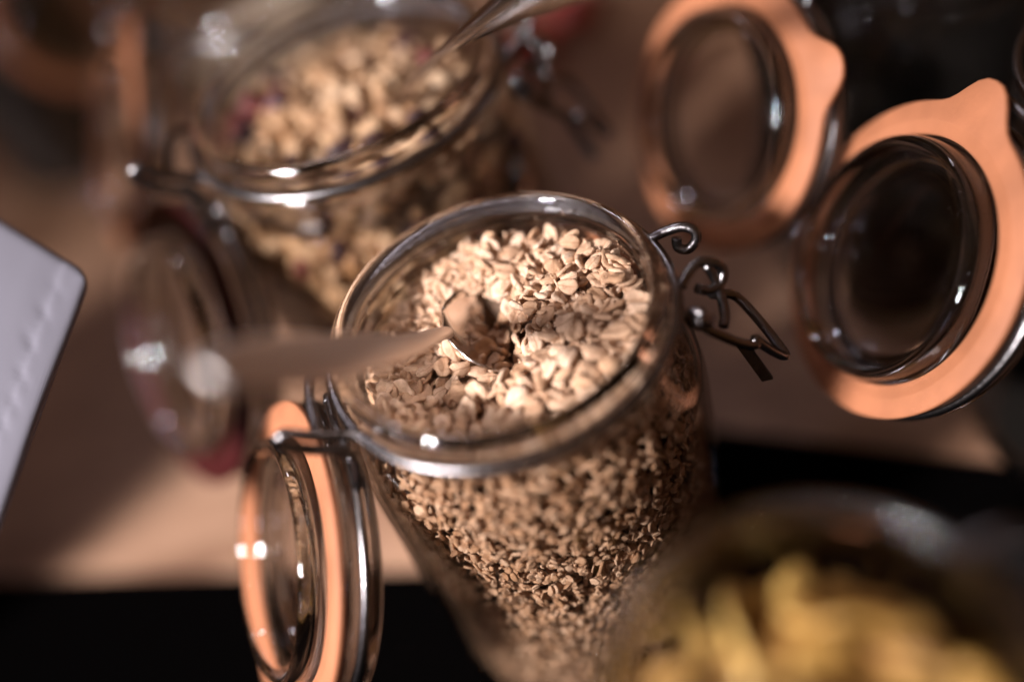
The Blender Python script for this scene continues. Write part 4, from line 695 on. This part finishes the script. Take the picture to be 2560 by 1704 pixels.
# ------------------------------------------------------------------ spoons
def spoon(name, neck, bowl_dir, bowl_up, path, widths, label, bowl=(.056, .038, .010), group='spoons standing in the jars', hmat=None):
    """neck: where bowl and handle meet; path: handle centre line from the neck; widths: half widths along it; thickness direction follows bowl_up"""
    S = empty(name, neck); tag(S, label, 'spoon', group)
    d = Vector(bowl_dir).normalized(); u = Vector(bowl_up); u = (u - d * u.dot(d)).normalized(); s = d.cross(u)
    Lb, Wb, Db = bowl; V, F = [], []; NU, NV = 22, 14; th = .0009
    for sd in (0, 1):
        for i in range(NU + 1):
            t = i / NU
            w = Wb / 2 * (math.sin(math.pi * t ** .82) ** .62 if 0 < t < 1 else 0) + .0022 * (1 - t) ** 3
            for j in range(NV + 1):
                q = -1 + 2 * j / NV
                dep = Db * (1 - q * q) * math.sin(math.pi * min(1, t * 1.02)) ** .7 if 0 < t < 1 else 0
                V.append(d * (Lb * t) + s * (w * q) - u * (dep + (th if sd else 0)))
    row = NV + 1; S2 = (NU + 1) * row
    for i in range(NU):
        for j in range(NV):
            a = i * row + j; F.append((a, a + 1, a + row + 1, a + row)); F.append((S2 + a, S2 + a + row, S2 + a + row + 1, S2 + a + 1))
        a = i * row; F.append((a, a + row, S2 + a + row, S2 + a)); a = i * row + NV; F.append((a, S2 + a, S2 + a + row, a + row))
    fix_normals(obj('bowl', V, F, POLISH, S))
    P = spline(path, 10); n = len(P); V, F, rows = [], [], []; N = 14
    for k, p in enumerate(P):
        t = ((P[min(k + 1, n - 1)]) - (P[max(k - 1, 0)])).normalized()
        uu = (u - t * u.dot(t)); uu = uu.normalized() if uu.length > .2 else (Vector((0, 0, 1)) - t * t.z).normalized()
        ss = t.cross(uu); f = k / (n - 1) * (len(widths) - 1); i0 = min(int(f), len(widths) - 2); w = widths[i0] + (widths[i0 + 1] - widths[i0]) * (f - i0)
        hh = .0011 + .0006 * (1 - k / n)
        rows.append([len(V) + i for i in range(N)])
        for i in range(N):
            a = 2 * math.pi * i / N; V.append(p - Vector(neck) + ss * (w * math.cos(a)) + uu * (hh * math.sin(a)))
    for A, B in zip(rows, rows[1:]):
        for i in range(N): F.append((A[i], A[(i + 1) % N], B[(i + 1) % N], B[i]))
    F.append(tuple(rows[0][::-1])); F.append(tuple(rows[-1]))
    fix_normals(obj('handle', V, F, hmat or STEEL, S))
    return S
spoon('spoon', sp_neck, sp_d, sp_u,
      [(-.0146, .0067, .1588), (-.0158, .0035, .1622), (-.0188, -.0012, .1668), (-.0250, -.0098, .1757), (-.0350, -.0240, .1930), (-.0460, -.0410, .2130), (-.0548, -.0543, .2275)],
      [.0020, .0022, .0024, .0029, .0044, .0068, .0094, .0092, .004], 'steel spoon with its bowl buried in the oats, handle blurred towards the camera')
spoon('spoon', (-.0125, .1150, .1640), (-.25, .35, -.90), (.75, .45, .30),
      [(-.0125, .1150, .1640), (-.0050, .1030, .1765), (.0062, .0880, .1930), (.0200, .0660, .2105), (.0363, .0400, .2285), (.054, .008, .247)],
      [.0022, .0016, .0015, .0017, .0036, .0066, .0076], 'steel spoon standing in the granola, dark handle leaving the top edge', hmat=POLISH)

# ------------------------------------------------------------------ napkin on a riser
A = Vector((-.1100, .0572, .1832)); e1 = Vector((-.0527, .0622, .0194)).normalized(); e2 = Vector((-.0335, -.0698, -.0199)).normalized(); nn = e1.cross(e2).normalized()
L1, L2, n1, n2 = .34, .105, 84, 70; V, F = [], []
rho = .006
e3 = e1
def nap(s, t, top):
    x, y = s, t
    if x < rho and y < rho:
        dx, dy = rho - x, rho - y; l = math.hypot(dx, dy)
        mx_ = max(dx, dy)
        if l > 1e-9: x, y = rho - dx * mx_ / l, rho - dy * mx_ / l
    h = .0006 * math.sin(s * 60 + t * 25)
    if top:
        hem = .0008 / (1 + math.exp((s - .0100) / .0006))
        ph = t * 2 * math.pi / .0088 + 1.1 * math.sin(t * 130) + (s - .0105) * 260
        pk = -.0006 * math.exp(-((s - .0105 + .0012 * math.sin(t * 170)) / .0034) ** 2) * max(0, math.sin(ph)) ** 1.5
        h += .0015 + hem + pk * min(1, t / .02) + .0009 * noise.noise(Vector((s * 45, t * 30, 2)))
        ee = min(x, y); h -= .0012 * math.exp(-ee / .0009)
    tau = min(1.0, y / L2); ef = e1 * (1 - tau) + e3 * tau
    return A + ef * x + e2 * y + nn * h
for top in (1, 0):
    for i in range(n1 + 1):
        for j in range(n2 + 1):
            s = L1 * (i / n1) ** 2.4; t = L2 * j / n2; V.append(nap(s, t, top))
row = n2 + 1; S2 = (n1 + 1) * row
for i in range(n1):
    for j in range(n2):
        a = i * row + j; F.append((a, a + row, a + row + 1, a + 1)); F.append((S2 + a, S2 + a + 1, S2 + a + row + 1, S2 + a + row))
for i in range(n1):
    for j in (0, n2):
        a = i * row + j; F.append((a, a + row, S2 + a + row, S2 + a))
for j in range(n2):
    for i in (0, n1):
        a = i * row + j; F.append((a, a + 1, S2 + a + 1, S2 + a))
nk = fix_normals(obj('napkin', V, F, LINEN)); tag(nk, 'white linen napkin with stitched hem at the left edge', 'napkin')
# stand that carries it: a thin shelf under the cloth on a post outside the frame
sr = empty('display_stand', (-.34, .10, .0023)); tag(sr, 'dark wooden stand underneath the white napkin', 'display stand')
o_ = sr.location
def prism(name, top, bot):
    V = [p - o_ for p in top] + [p - o_ for p in bot]
    return fix_normals(obj(name, V, [(0, 1, 2, 3), (7, 6, 5, 4), (0, 4, 5, 1), (1, 5, 6, 2), (2, 6, 7, 3), (3, 7, 4, 0)], DARKWOOD, sr, False))
c4 = [A + e1 * s + e2 * t - nn * .0010 for s, t in ((.032, .022), (.30, .022), (.30, .05), (.032, .068))]
prism('shelf', c4, [p - nn * .006 for p in c4])
zt = .150
prism('post', [Vector((x, y, zt + (.02 if x < -.33 else 0))) for x, y in ((-.32, .06), (-.32, .20), (-.40, .20), (-.40, .06))], [Vector((x, y, .0023)) for x, y in ((-.32, .06), (-.32, .20), (-.40, .20), (-.40, .06))])

# ------------------------------------------------------------------ small red fruit far behind
fp = smooth_profile([(0, .001), (.009, .0012), (.016, .006), (.0185, .014), (.017, .022), (.011, .028), (.004, .0275), (0, .0262)], 3)
for i, (x, y, s, lb) in enumerate(((.0752, .3838, 1.05, 'small round red fruit lying on the table far behind, the nearer and larger one'), (.1150, .4200, 1.1, 'darker red fruit at the top edge far behind'))):
    f0 = empty('red_fruit', (x, y, 0)); f0.scale = (s, s, s); tag(f0, lb, 'fruit', 'red fruit far behind')
    v, f = lathe(fp, 28); fix_normals(obj('fruit_flesh', v, f, REDFRUIT, f0))
    v, f = tube(spline([(0, 0, .0255), (.001, 0, .032), (.003, .001, .038)], 4), .0011, 8); obj('stalk', v, f, LEAF, f0)
